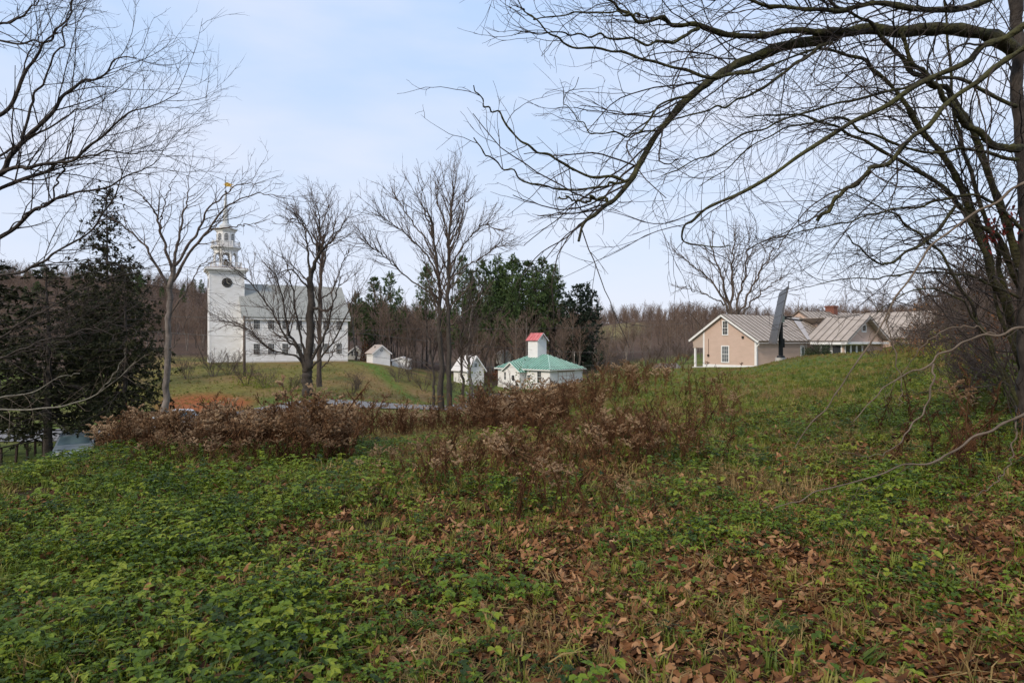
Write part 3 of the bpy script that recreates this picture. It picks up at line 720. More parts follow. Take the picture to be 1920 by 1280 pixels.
# ------------------------------------------------------------------ green-roofed fire house
def make_firehouse():
    c = P(1031, 692, 105)
    o = empty('green_roofed_hall', (c.x, c.y, -6.1), math.radians(45), 'white hall with green metal hip roof and a red-capped square tower', 'building')
    A, B, EV, RG = 8.5, 12.3, 3.3, 5.55                           # local x to the right-back, local y to the left-back
    MB().box(0, A, 0, B, -0.6, EV).build('wall', M['house_white'], o)
    MB().box(-0.05, A+0.05, -0.05, B+0.05, -0.6, 0.18).build('foundation', M['concrete'], o)
    e = 0.5; z = EV-0.1
    C4 = [(-e, -e, z), (A+e, -e, z), (A+e, B+e, z), (-e, B+e, z)]
    r0, r1 = (A/2, A/2, RG), (A/2, B-A/2, RG)
    seam_roof(o, C4[0], C4[1], r0, r0, 0.62, 'green_roof', 'green_seam', 0.04, 0.11)
    seam_roof(o, C4[3], C4[0], r1, r0, 0.62, 'green_roof', 'green_seam', 0.04, 0.11)
    seam_roof(o, C4[1], C4[2], r0, r1, 0.62, 'green_roof', 'green_seam', 0.04, 0.11)
    seam_roof(o, C4[2], C4[3], r1, r1, 0.62, 'green_roof', 'green_seam', 0.04, 0.11)
    MB().bar((-e, -e, z+0.04), r0, 0.12, 0.07).build('hip_cap', M['green_seam'], o)
    f = MB(); f.box(-e, A+e, -e+0.0, -e+0.06, z-0.22, z-0.045); f.box(-e, -e+0.06, -e+0.062, B+e, z-0.22, z-0.045); f.build('fascia', M['trim_white'], o)
    # hose tower
    t0, t1, u0, u1 = 3.1, 5.4, 5.6, 7.9
    MB().box(t0, t1, u0, u1, 3.6, 8.15).build('tower', M['house_white'], o)
    um = (u0+u1)/2; tm = (t0+t1)/2
    g = MB()
    for s in (0, 1):
        x = t0 if s else t1-0.05
    MB().extr([(t0, u0, 8.152), (t1, u0, 8.152), (tm, u0, 9.15)], (0, u1-u0, 0)).build('tower_gable', M['house_white'], o)
    for xe in (t0-0.3, t1+0.3):
        seam_roof(o, (xe, u0-0.3, 7.95), (xe, u1+0.3, 7.95), (tm, u0-0.3, 9.3), (tm, u1+0.3, 9.3), 0.72, 'red_roof', 'red_roof', 0.04, 0.05)
    rb = MB()
    for xe in (t0-0.3, t1+0.3): rb.bar((xe, u0-0.32, 7.86), (tm, u0-0.32, 9.21), 0.06, 0.14)
    rb.build('tower_rake_board', M['trim_white'], o)
    v = MB(); v.extr([(tm+0.25*math.cos(t), u0-0.001, 8.45+0.3*math.sin(t)) for t in np.linspace(0, 2*math.pi, 14, endpoint=False)], (0, -0.03, 0)); v.build('tower_vent', M['house_grey'], o)
    # entry porch with its own gable
    b0, b1, dp = 5.5, 9.5, 1.5; bm = (b0+b1)/2; pe, pr = 2.85, 4.25
    MB().extr([(-dp, b0, -0.6), (-dp, b1, -0.6), (-dp, b1, pe), (-dp, bm, pr-0.08), (-dp, b0, pe)], (dp+0.02, 0, 0)).build('porch_wall', M['house_white'], o)
    for be in (b0-0.35, b1+0.35):
        seam_roof(o, (-dp-0.35, be, pe-0.24), (1.3, be, pe-0.24), (-dp-0.35, bm, pr), (2.0, bm, pr), 0.62, 'green_roof', 'green_seam', 0.04, 0.11)
    rb = MB()
    for be in (b0-0.35, b1+0.35): rb.bar((-dp-0.36, be, pe-0.33), (-dp-0.36, bm, pr-0.09), 0.06, 0.16)
    rb.build('porch_rake_board', M['trim_white'], o)
    d = MB().box(-dp-0.05, -dp, b0+0.95, b0+2.0, 0.1, 2.2).build('door', M['trim_white'], o)
    MB().box(-dp-0.065, -dp-0.05, b0+1.2, b0+1.75, 1.15, 2.05).build('door_pane', M['glass'], d)
    window(o, (-dp, b1-0.55, 1.9), (0, -1, 0), (-1, 0, 0), 0.4, 1.3, 1, 2, 0.08)
    window(o, (0, 4.75, 1.75), (0, -1, 0), (-1, 0, 0), 0.65, 0.7, 2, 2, 0.1)
    window(o, (0, 2.35, 1.85), (0, -1, 0), (-1, 0, 0), 0.85, 1.9, 2, 4, 0.1)
    g = MB().box(2.0, 6.2, -0.04, 0, 0.1, 2.75).build('garage_door', M['soffit'], o)
    pn = MB()
    for i in range(4):
        for j in range(4): pn.box(2.1+i*1.03, 3.0+i*1.03, -0.07, -0.041, 0.2+j*0.64, 0.75+j*0.64)
    pn.build('door_panels', M['trim_white'], g)
    MB().box(1.8, 6.4, -0.06, -0.001, 2.76, 2.95).build('door_header', M['soffit'], o)
    # low rear addition with pale roof
    MB().box(5.2, 8.4, B, B+3.2, -0.6, 3.3).build('rear_addition', M['house_white'], o)
    MB().extr([(4.9, B, 3.25), (4.9, B+3.4, 3.25), (7.0, B+3.4, 4.05), (7.0, B, 4.05)], (0, 0, 0.1)).build('rear_addition_roof', M['white_roof'], o)
    st = MB()
    for i in range(3): st.box(-dp-0.4-0.3*i, -dp-0.1-0.3*i, b0+0.7, b0+2.3, -0.6, 0.08-0.17*i)
    st.build('step', M['concrete'], o)
make_firehouse()

def gable_house(name, label, px, py, Y, rzdeg, w, l, ev, rg, wall, roof, over=0.25, vent=False, cat='building'):
    """front gable spans local x 0..w at y=0 and faces -y; body runs back l metres"""
    b = P(px, py, Y)
    o = empty(name, (b.x, b.y, b.z), math.radians(rzdeg), label, cat)
    MB().extr([(0, 0, -0.8), (w, 0, -0.8), (w, 0, ev), (w/2, 0, rg-0.08), (0, 0, ev)], (0, l, 0)).build('wall', M[wall], o)
    sl = (rg-ev)/(w/2)
    for xe, s in ((-over, -1), (w+over, 1)):
        MB().extr([(xe, -over, ev-sl*over), (xe, l+over, ev-sl*over), (w/2, l+over, rg), (w/2, -over, rg)], (0, 0, 0.1)).build('roof', M[roof], o)
    r = MB()
    for xe in (-over, w+over): r.bar((xe, -over-0.01, ev-sl*over-0.08), (w/2, -over-0.01, rg-0.08), 0.06, 0.18)
    r.build('rake_board', M['trim_white'], o)
    return o
s = gable_house('white_shed', 'small white gabled shed with round vent beside the church', 699, 682, 112, 34, 3.25, 2.9, 1.95, 3.25, 'house_white', 'shed_roof')
v = MB(); v.extr([(1.62+0.22*math.cos(t), -0.001, 2.35+0.22*math.sin(t)) for t in np.linspace(0, 2*math.pi, 14, endpoint=False)], (0, -0.04, 0)); vo = v.build('round_vent', M['shutter'], s)
v = MB(); v.extr([(1.62+0.11*math.cos(t), -0.042, 2.35+0.11*math.sin(t)) for t in np.linspace(0, 2*math.pi, 10, endpoint=False)], (0, -0.02, 0)); v.build('vent_centre', M['trim_white'], vo)
MB().box(0.85, 0.97, 1.2, 1.32, 2.6, 3.15).build('stove_pipe', M['black_steel'], s)
b = gable_house('white_barn', 'white gabled barn partly hidden behind the slim bare trees', 876, 716, 112, 36, 3.5, 4.6, 2.3, 4.5, 'house_white', 'white_roof', 0.4)
window(b, (1.75, 0, 2.9), (1, 0, 0), (0, -1, 0), 0.5, 0.6, 2, 2, 0.08)
gh = gable_house('grey_house', 'pale grey house with black shutters just behind the church corner', 646, 681, 135, 10, 4.6, 7.0, 1.7, 3.6, 'house_grey', 'shed_roof', 0.25, cat='house')
for wx, wz in ((2.1, 2.05), (2.75, 0.55)):
    w_ = window(gh, (wx, 0, wz), (1, 0, 0), (0, -1, 0), 0.5, 0.85, 2, 4, 0.06)
    for s_ in (-1, 1): MB().box(wx+s_*0.52-0.16, wx+s_*0.52+0.16, -0.05, -0.001, wz-0.45, wz+0.45).build('shutter', M['shutter'], gh)
lw = gable_house('low_white_building', 'low white outbuilding in the trees right of the small shed', 735, 690, 118, 4, 3.2, 4.0, 1.5, 2.0, 'house_white', 'white_roof', 0.15)
ph = gable_house('pale_cabin', 'pale grey cabin glimpsed behind the green-roofed hall', 941, 676, 140, 20, 2.6, 4.0, 1.4, 2.2, 'house_grey', 'white_roof', 0.15)

# ------------------------------------------------------------------ solar tracker
def make_tracker():
    g = P(1464, 673, 55)
    o = empty('solar_tracker', (g.x, g.y, g.z), 0, 'tall tilted solar panel array on a black steel post', 'solar panel')
    MB().frustum(0, 0, -0.6, 0.12, 0.46, 0.44, 14).build('concrete_base', M['concrete'], o)
    p = MB(); p.frustum(0, 0, 0.12, 0.30, 0.36, 0.30, 10); p.frustum(0, 0, 0.30, 3.4, 0.19, 0.17, 12); p.build('post', M['black_steel'], o)
    MB().box(0.14, 0.30, -0.1, 0.12, 1.0, 1.75).build('control_box', M['black_steel'], o)
    MB().box(-0.16, 0.24, -0.22, 0.22, 3.15, 3.72).build('gearbox', M['grey_green'], o)
    Nt, Nb, Ft, Fb = P(1478, 537, 52), P(1455, 644, 52), P(1460.5, 553, 60), P(1443, 640, 60)
    org = Vector((g.x, g.y, g.z))
    C = (Nt+Nb+Ft+Fb)/4
    wv = ((Nt+Nb)/2 - (Ft+Fb)/2).normalized(); hv = ((Nt+Ft)/2 - (Nb+Fb)/2); hv = (hv - wv*hv.dot(wv)).normalized()
    wl_, hl = ((Nt+Nb)/2-(Ft+Fb)/2).length, 4.75
    n = wv.cross(hv).normalized()
    if n.x > 0: n = -n
    C = C - org
    nc, nr = 6, 4
    for i in range(nc):
        for j in range(nr):
            a0, a1 = -wl_/2+wl_*i/nc+0.02, -wl_/2+wl_*(i+1)/nc-0.02
            b0, b1 = -hl/2+hl*j/nr+0.02, -hl/2+hl*(j+1)/nr-0.02
            po = MB().extr([C+wv*a0+hv*b0, C+wv*a1+hv*b0, C+wv*a1+hv*b1, C+wv*a0+hv*b1], n*0.05).build('solar_module', M['solar'], o)
    fr = MB()
    for j in range(nr+1): q = C+hv*(-hl/2+hl*j/nr)-n*0.03; fr.bar(q-wv*wl_/2, q+wv*wl_/2, 0.06, 0.07, up=n)
    for i in range(nc+1): q = C+wv*(-wl_/2+wl_*i/nc)-n*0.035; fr.bar(q-hv*hl/2, q+hv*hl/2, 0.06, 0.07, up=n)
    fr.build('rack', M['solar_frame'], o)
    bk = MB(); bk.bar(C-n*0.1, Vector((0.1, 0, 3.45)), 0.22, 0.22); bk.bar(C-n*0.12+hv*1.6, Vector((0.2, 0, 3.6)), 0.08); bk.bar(C-n*0.12-hv*1.6, Vector((0.2, 0, 3.3)), 0.08)
    bk.build('bracket', M['black_steel'], o)
    ar = MB(); ar.bar((0.2, 0, 3.5), (1.7, -0.3, 3.28), 0.16, 0.12); ar.bar((0.2, 0.2, 3.6), (1.0, 0.1, 3.62), 0.12, 0.12); ar.bar((0.2, 0, 2.85), (0.6, 0, 2.8), 0.06); ar.build('actuator_arm', M['black_steel'], o)
    tp = C+wv*wl_/2+hv*hl/2
    s = MB(); s.bar(tp, tp+hv*0.35, 0.06); s.bar(tp+hv*0.35-Vector((0.12, 0, 0)), tp+hv*0.35+Vector((0.12, 0, 0)), 0.06); s.build('sun_sensor', M['black_steel'], o)
make_tracker()

# ------------------------------------------------------------------ poles, wires, railing, cars, boulder
def make_pole(px, pyt, Y, r, label, cross=False):
    g = G(px, Y); top = P(px, pyt, Y).z
    o = empty('utility_pole', g, 0, label, 'utility pole')
    m = MB(); m.frustum(0, 0, -0.3, top-g.z, r, r*0.75, 10); m.build('post', M['wood_post'], o, True)
    m = MB(); m.box(-0.05, 0.05, -0.05-r, -r*0.8, top-g.z-0.9, top-g.z-0.6); m.build('insulator', M['concrete'], o)
make_pole(458, 592, 84, 0.20, 'brown wooden utility pole standing in front of the church')
make_pole(1077, 658, 118, 0.10, 'thin grey pole beyond the green-roofed hall')
def wire(name, pts, r, label, sag=0.5):
    P3 = [P(*p) for p in pts]; v = []
    for a, b in zip(P3[:-1], P3[1:]):
        for t in np.linspace(0, 1, 14):
            q = a.lerp(b, t); q.z -= sag*4*t*(1-t); v.append(q)
    m = MB()
    for a, b in zip(v[:-1], v[1:]):
        if (b-a).length > 1e-3: m.bar(a, b, r*2)
    tag(m.build(name, M['wire'], None), label, 'wire', 'overhead wires')
wire('power_line', [(-60, 560, 84), (458, 596, 84), (1077, 660, 118), (1500, 640, 110)], 0.018, 'overhead wire running from the brown pole to the thin grey pole', 0.6)
wire('power_line', [(-60, 590, 84), (458, 632, 84), (860, 686, 96), (1120, 684, 108)], 0.020, 'thick low wire crossing in front of the green roof', 0.3)
wire('power_line', [(458, 612, 84), (760, 616, 98), (1290, 606, 120)], 0.014, 'thin upper wire passing behind the red-capped tower', 0.4)

def make_railing():
    P0, P1 = G(-120, 30.0), G(95, 37.0)
    A = G(2, 32.2)
    o = empty('railing', A, 0, 'rusty dark pipe railing on the grass by the road', 'railing')
    ps = [G(px, Y) - A for px, Y in ((-110, 28.5), (-45, 30.2), (2, 32.0), (29, 33.2), (51, 34.3), (66, 35.3), (81, 36.3), (95, 37.2))]
    for i, q in enumerate(ps):
        lean = 0.09 if i == 3 else 0.0
        MB().bar(q - ZUP*0.2, q + Vector((lean, 0, 0.95)), 0.09, 0.09).build('post', M['rust'], o)
    r = MB()
    for a, b in zip(ps[:-1], ps[1:]): r.bar(a+ZUP*0.95, b+ZUP*0.95, 0.06, 0.06)
    r.build('rail', M['rust'], o)
make_railing()

def make_car(px, Y, rz, paint, label, dz=0.0):
    g = G(px, Y)
    o = empty('parked_car', (g.x, g.y, g.z+dz), rz, label, 'car', 'parked cars')
    L_, Wd = 4.3, 1.72
    low = [(-2.15, 0.30), (2.15, 0.30), (2.18, 0.55), (2.05, 0.78), (1.15, 0.92), (-1.70, 0.98), (-2.12, 0.92), (-2.18, 0.6)]
    b = MB()
    inset = lambda z: 0.04 if z < 0.5 else (0.0 if z < 0.8 else 0.05)
    b.prism([(x, -Wd/2+inset(z), z) for x, z in low], [(x, Wd/2-inset(z), z) for x, z in low])
    bo = b.build('body', M[paint], o)
    up = [(1.15, 0.92), (0.45, 1.36), (0.2, 1.43), (-1.1, 1.43), (-1.35, 1.38), (-1.95, 0.97)]
    ins = lambda z: 0.06 + 0.20*max(0, (z-0.95)/0.5)
    c = MB(); c.prism([(x, -Wd/2+ins(z), z) for x, z in up], [(x, Wd/2-ins(z), z) for x, z in up]); c.build('cabin', M[paint], o)
    for s in (-1, 1):
        for poly in ([(0.92, 0.98), (0.40, 1.33), (-0.25, 1.36), (-0.25, 0.98)], [(-0.35, 0.98), (-0.35, 1.36), (-1.12, 1.36), (-1.62, 1.0)]):
            w = MB(); w.extr([(x, s*(Wd/2-ins(z)+0.006), z) for x, z in poly], (0, s*0.012, 0)); w.build('side_window', M['car_glass'], o)
        for xw in (-1.32, 1.35):
            w = MB(); n = 18
            ring = [(xw+0.32*math.cos(2*math.pi*i/n), s*(Wd/2-0.2), 0.32+0.32*math.sin(2*math.pi*i/n)) for i in range(n)]
            w.extr(ring, (0, s*0.21, 0)); wo = w.build('wheel', M['rubber'], o)
            w = MB(); ring = [(xw+0.2*math.cos(2*math.pi*i/n), s*(Wd/2+0.012), 0.32+0.2*math.sin(2*math.pi*i/n)) for i in range(n)]
            w.extr(ring, (0, s*0.012, 0)); w.build('rim', M['solar_frame'], wo)
        MB().box(2.08, 2.17, s*0.62-0.2, s*0.62+0.2, 0.58, 0.74).build('headlight', M['trim_white'], o)
        MB().box(-2.19, -2.10, s*0.66-0.14, s*0.66+0.14, 0.68, 0.88).build('tail_light', M['red_roof'], o)
        MB().box(0.75, 0.95, s*(Wd/2+0.10)-0.08, s*(Wd/2+0.10)+0.08, 0.95, 1.08).build('mirror', M['black_steel'], o)
    for (xa, za), (xb, zb), nm in (((1.07, 0.975), (0.50, 1.335), 'windshield'), ((-1.40, 1.34), (-1.88, 1.02), 'rear_window')):
        w = MB(); d = Vector((xb-xa, 0, zb-za)).normalized(); nn = Vector((-d.z, 0, d.x)); nn = nn if nn.z > 0 else -nn
        w.prism([Vector((xa, -Wd/2+ins(za)+0.09, za))+nn*0.004, Vector((xa, Wd/2-ins(za)-0.09, za))+nn*0.004, Vector((xb, Wd/2-ins(zb)-0.07, zb))+nn*0.004, Vector((xb, -Wd/2+ins(zb)+0.07, zb))+nn*0.004],
                [Vector((xa, -Wd/2+ins(za)+0.09, za))+nn*0.02, Vector((xa, Wd/2-ins(za)-0.09, za))+nn*0.02, Vector((xb, Wd/2-ins(zb)-0.07, zb))+nn*0.02, Vector((xb, -Wd/2+ins(zb)+0.07, zb))+nn*0.02])
        w.build(nm, M['car_glass'], o)
make_car(140, 34.0, math.radians(-58), 'car_paint', 'silver blue parked car beside the end of the railing')
make_car(347, 46.0, math.radians(20), 'car_white', 'white car roof just showing above the brown weeds', -0.12)

def make_boulder(px, Y, sx, sy, sz, label):
    g = G(px, Y); rng = np.random.default_rng(int(px))
    n = 14; v = []; f = []
    th_ = np.linspace(0.0, math.pi, 9); ph_ = np.linspace(0, 2*math.pi, n, endpoint=False)
    V = np.array([[math.sin(t)*math.cos(p), math.sin(t)*math.sin(p), math.cos(t)] for t in th_ for p in ph_])
    d = 1 + 0.22*fbm(V[:, 0]*1.7+px, V[:, 1]*1.7+V[:, 2]*2.1, 0.8, 3)
    V = V*d[:, None]*np.array([sx, sy, sz]); V[:, 2] = np.maximum(V[:, 2], -0.3*sz)
    i, j = np.meshgrid(np.arange(8), np.arange(n), indexing='ij'); j2 = (j+1) % n
    me = np_mesh('boulder', V, np.stack([i*n+j, (i+1)*n+j, (i+1)*n+j2, i*n+j2], -1).reshape(-1, 4), False)
    o = link_mesh('boulder', me, M['stone']); o.location = g
    tag(o, label, 'boulder', 'boulders at the field edge')
make_boulder(1243, 60, 0.95, 0.6, 0.5, 'large flat grey boulder at the edge of the lawn')
make_boulder(1264, 60.5, 0.6, 0.5, 0.55, 'round brown-grey boulder just right of the flat one')
# ------------------------------------------------------------------ branching
def unit(v): return v / np.maximum(np.linalg.norm(v, axis=-1, keepdims=True), 1e-9)
def grow(S, D, Ln, R, n, wig, up, rng, tip=0.25, curl=0.0):
    B = len(S); pts = np.zeros((B, n+1, 3)); pts[:, 0] = S
    d = unit(D.copy()); step = (Ln/n)[:, None]
    drift = rng.normal(0, 1, (B, 3)) * curl
    upv = np.array([0, 0, 1.0])
    for i in range(n):
        d = unit(d + rng.normal(0, wig, (B, 3)) + drift + upv*up)
        pts[:, i+1] = pts[:, i] + d*step
    rad = R[:, None] * np.linspace(1, tip, n+1)[None]
    return pts, rad
def spawn(pts, rad, Ln, counts, t0, t1, ang, asd, lr, lsd, rr, rng, taper=0.5, lmin=0.0, flat=0.0, side=None):
    B, N = pts.shape[:2]
    par = np.repeat(np.arange(B), counts)
    k = len(par)
    if k == 0: return None
    off = np.concatenate([np.arange(c) for c in counts]) if k else np.zeros(0)
    t = t0 + (t1-t0) * (off + rng.random(k)) / np.maximum(counts[par], 1)
    f = t*(N-1); i0 = np.minimum(f.astype(int), N-2); w = (f-i0)[:, None]
    pos = pts[par, i0]*(1-w) + pts[par, i0+1]*w
    tan = unit(pts[par, i0+1] - pts[par, i0])
    r = rad[par, i0]*(1-w[:, 0]) + rad[par, i0+1]*w[:, 0]
    pv = rng.normal(0, 1, (k, 3)); pv[:, 2] *= (1-flat)
    if side is not None: pv += np.array(side)
    pv = unit(pv - tan*(pv*tan).sum(-1, keepdims=True))
    a = np.radians(rng.normal(ang, asd, k))[:, None]
    D = tan*np.cos(a) + pv*np.sin(a)
    L2 = np.maximum(Ln[par]*lr*(1-taper*t)*rng.uniform(1-lsd, 1+lsd, k), lmin)
    return pos, D, L2, r*rr
def tubes(groups):
    """groups: list of (pts (B,N,3), rad (B,N), sides) -> vertices, quads"""
    Vs, Fs = [], []; base = 0
    for pts, rad, k in groups:
        B, N = pts.shape[:2]
        T = unit(np.gradient(pts, axis=1))
        mean = unit(T.mean(1)); ref = np.where(np.abs(mean[:, 2:3]) > 0.8, np.array([[1.0, 0, 0]]), np.array([[0, 0, 1.0]]))
        U = unit(np.cross(T, ref[:, None])); W = np.cross(T, U)
        a = np.linspace(0, 2*math.pi, k, endpoint=False)
        ring = pts[:, :, None] + rad[:, :, None, None]*(np.cos(a)[None, None, :, None]*U[:, :, None] + np.sin(a)[None, None, :, None]*W[:, :, None])
        Vs.append(ring.reshape(-1, 3))
        b, i, j = np.meshgrid(np.arange(B), np.arange(N-1), np.arange(k), indexing='ij'); j2 = (j+1) % k
        o = base + b*N*k
        Fs.append(np.stack([o+i*k+j, o+i*k+j2, o+(i+1)*k+j2, o+(i+1)*k+j], -1).reshape(-1, 4))
        base += B*N*k
    return np.concatenate(Vs), np.concatenate(Fs)
def spline(P3, n, rng=None, jit=0.0):
    P3 = np.array([list(p) for p in P3], float)
    if len(P3) == 2: P3 = np.vstack([P3[0], (P3[0]+P3[1])/2, P3[1]])
    E = np.vstack([2*P3[0]-P3[1], P3, 2*P3[-1]-P3[-2]]); o = []
    for t in np.linspace(0, len(P3)-1-1e-6, n):
        i = int(t); f = t-i; p0, p1, p2, p3 = E[i:i+4]
        o.append(0.5*(2*p1 + (-p0+p2)*f + (2*p0-5*p1+4*p2-p3)*f*f + (-p0+3*p1-3*p2+p3)*f**3))
    o = np.array(o)
    if rng is not None and jit: o[1:-1] += rng.normal(0, jit, o[1:-1].shape)
    return o

def guided_tree(name, label, limbs, levels, base, seed, m_trunk, m_limb, m_twig, cat='tree', group=None, part_limbs=True, nseg=22, sides=8, jit=0.0, rough=0.05):
    """limbs: (points [(px,py,Y)...] , r0, r1, density multiplier, part name); levels: dicts for automatic sub-branches"""
    rng = np.random.default_rng(seed)
    base = Vector(base)
    o = empty(name, base, 0, label, cat, group)
    PT, RD, DN = [], [], []
    for pts, r0, r1, dens, pn in limbs:
        p3 = [P(*q) for q in pts]
        c = spline(p3, nseg, rng, jit) - np.array(base)[None]
        rd = r0 + (r1-r0)*np.linspace(0, 1, nseg)**0.8
        PT.append(c); RD.append(rd); DN.append(dens)
        ns_ = nseg*3; c2_ = spline([tuple(q) for q in c], ns_); rd2 = np.interp(np.linspace(0, 1, ns_), np.linspace(0, 1, nseg), rd)*(1+rng.normal(0, rough, ns_))
        V, Fq = tubes([(c2_[None], rd2[None], sides)])
        V = V + rng.normal(0, 1, V.shape)*np.repeat(rd2, sides)[:, None]*rough*0.8
        link_mesh(pn, np_mesh(pn, V, Fq, True), M[m_trunk if pn == 'trunk' else m_limb], o)
    pts, rad = np.stack(PT), np.stack(RD)
    Ln = np.linalg.norm(np.diff(pts, axis=1), axis=-1).sum(1)
    dens = np.array(DN); out = []
    for li, s in enumerate(levels):
        cnt = np.maximum(0, np.round(Ln*s['per_m']*(dens if li == 0 else 1)*rng.uniform(0.7, 1.3, len(Ln)))).astype(int)
        sp = spawn(pts, rad, Ln, cnt, s.get('t0', 0.12), 0.98, s['ang'], s.get('asd', 12), 1.0, 0, s.get('rr', 0.55), rng, flat=s.get('flat', 0.0), side=s.get('side'))
        if sp is None: break
        S, D, L2, R2 = sp
        par_L = Ln[np.repeat(np.arange(len(Ln)), cnt)]
        L2 = np.minimum(np.clip(par_L*s['lr'], s['lmin'], s['lmax'])*rng.uniform(0.45, 1.25, len(S)), s['lmax']*1.2)
        R2 = np.clip(R2, s['rmin'], s['rmax'])
        pts, rad = grow(S, D, L2, R2, s['n'], s['wig'], s['up'], rng, s.get('tip', 0.35), s.get('curl', 0.0))
        Ln = L2; out.append((pts, rad, s.get('sides', 3)))
    if out:
        V, Fq = tubes(out)
        link_mesh('crown', np_mesh('crown', V, Fq, True), M[m_twig], o)
    return o

# ------------------------------------------------------------------ overhanging tree on the right
RY = 7.0
def Yv(pts, y0, y1):
    n = len(pts); return [(p[0], p[1], y0+(y1-y0)*i/(n-1)) for i, p in enumerate(pts)]
rt = [
 (Yv([(1950, 1010), (1932, 820), (1922, 640), (1926, 480), (1916, 280), (1906, 100), (1900, -60), (1880, -260)], 8.6, 8.0), 0.095, 0.06, 0.5, 'trunk'),
 (Yv([(1904, 95), (1860, 72), (1800, 58), (1740, 52), (1690, 60), (1640, 58), (1560, 72), (1490, 80), (1440, 92), (1400, 108), (1362, 128), (1345, 145), (1300, 172), (1270, 208), (1238, 240), (1222, 275), (1196, 312), (1178, 345), (1150, 374), (1128, 384), (1112, 402), (1098, 425), (1085, 452)], 8.0, 6.0), 0.085, 0.013, 0.75, 'limb'),
 (Yv([(1172, 340), (1090, 322), (1040, 300), (985, 268), (930, 215), (905, 195), (888, 160)], 6.3, 5.6), 0.016, 0.005, 0.55, 'limb'),
 (Yv([(1180, 335), (1140, 345), (1060, 356), (1000, 345), (940, 315), (905, 285), (888, 258)], 6.3, 6.0), 0.014, 0.005, 0.7, 'limb'),
 (Yv([(1138, 378), (1110, 374), (1090, 379), (1065, 372), (1045, 372)], 6.2, 6.1), 0.016, 0.006, 0.4, 'limb'),
 (Yv([(1300, 180), (1240, 195), (1210, 238), (1170, 254), (1120, 250), (1085, 225), (1060, 190), (1085, 145)], 6.6, 6.2), 0.013, 0.003, 1.0, 'limb'),
 (Yv([(1600, 62), (1500, 60), (1400, 66), (1300, 52), (1240, 40), (1180, 26), (1130, -10), (1080, -60)], 7.4, 6.4), 0.045, 0.008, 1.2, 'limb'),
 (Yv([(1310, 54), (1260, 76), (1200, 77), (1130, 70), (1060, 60), (965, 66)], 6.9, 6.0), 0.020, 0.004, 1.2, 'limb'),
 (Yv([(1450, 120), (1380, 136), (1310, 138), (1230, 122), (1160, 100), (1080, 90), (1030, 65), (985, 20), (960, -5)], 6.8, 5.8), 0.022, 0.004, 1.3, 'limb'),
 (Yv([(1200, 30), (1170, 26), (1090, 28), (1010, 36), (985, 15), (958, 8)], 6.5, 6.0), 0.012, 0.003, 1.0, 'limb'),
 (Yv([(1960, 20), (1900, 62), (1830, 95), (1740, 150), (1660, 195), (1560, 250), (1480, 310), (1380, 365), (1320, 395), (1285, 420), (1288, 445), (1320, 458), (1370, 460)], 4.4, 5.0), 0.027, 0.004, 0.7, 'limb'),
 (Yv([(1912, 660), (1880, 560), (1850, 480), (1800, 350), (1740, 260), (1660, 150), (1600, 105), (1520, 95), (1430, 130)], 8.8, 7.0), 0.060, 0.008, 1.3, 'limb'),
 (Yv([(1912, 500), (1860, 340), (1790, 190), (1720, 140), (1660, 75), (1600, 30), (1520, -20)], 8.4, 7.0), 0.055, 0.010, 1.2, 'limb'),
 (Yv([(1914, 540), (1870, 450), (1820, 410), (1760, 340), (1650, 285), (1570, 240), (1480, 215), (1400, 220)], 8.6, 7.0), 0.045, 0.005, 1.3, 'limb'),
 (Yv([(1915, 276), (1870, 272), (1820, 235), (1780, 195), (1750, 155), (1715, 120), (1690, 60)], 7.8, 6.8), 0.050, 0.020, 0.8, 'limb'),
 (Yv([(1990, 40), (1920, 90), (1800, 180), (1700, 270), (1620, 330), (1570, 370), (1532, 414)], 5.0, 5.4), 0.024, 0.015, 0.9, 'limb'),
 (Yv([(1850, 480), (1800, 385), (1760, 430), (1700, 478), (1660, 495), (1640, 487), (1610, 462), (1590, 440)], 8.2, 7.0), 0.028, 0.006, 1.2, 'limb'),
 (Yv([(1908, 300), (1830, 280), (1740, 290), (1640, 255), (1560, 225), (1470, 245), (1390, 290), (1310, 350)], 8.0, 6.6), 0.024, 0.004, 1.1, 'limb'),
 (Yv([(1906, 200), (1800, 150), (1700, 160), (1600, 190), (1500, 215), (1400, 255), (1300, 300), (1240, 330)], 8.0, 6.4), 0.026, 0.004, 1.1, 'limb'),
 (Yv([(1900, -20), (1780, 20), (1650, 10), (1520, 20), (1400, 0), (1280, -10), (1150, -30)], 7.6, 6.4), 0.045, 0.006, 1.4, 'limb'),
 (Yv([(1916, 430), (1840, 370), (1750, 380), (1660, 400), (1570, 420), (1480, 440), (1400, 470)], 8.2, 7.2), 0.022, 0.003, 1.3, 'limb'),
 (Yv([(1914, 560), (1830, 520), (1740, 510), (1650, 520), (1560, 530), (1490, 545)], 8.4, 7.6), 0.020, 0.003, 1.3, 'limb'),
 (Yv([(1930, 760), (1900, 600), (1868, 470), (1830, 360), (1800, 250), (1780, 130), (1770, 0)], 8.8, 8.2), 0.040, 0.012, 0.8, 'limb'),
 (Yv([(1925, 800), (1880, 690), (1820, 570), (1770, 490), (1700, 420), (1640, 380), (1560, 350)], 8.6, 7.6), 0.030, 0.005, 1.0, 'limb'),
 (Yv([(1928, 840), (1890, 740), (1850, 640), (1800, 560), (1740, 540), (1680, 560), (1630, 600)], 8.4, 7.6), 0.022, 0.004, 1.0, 'limb'),
 (Yv([(1926, 720), (1880, 600), (1840, 430), (1790, 320), (1720, 230), (1650, 170)], 8.8, 7.8), 0.034, 0.006, 0.9, 'limb'),
 (Yv([(1560, 80), (1500, 110), (1430, 165), (1370, 190), (1300, 215), (1240, 235), (1180, 290)], 7.2, 6.4), 0.022, 0.004, 0.9, 'limb'),
]
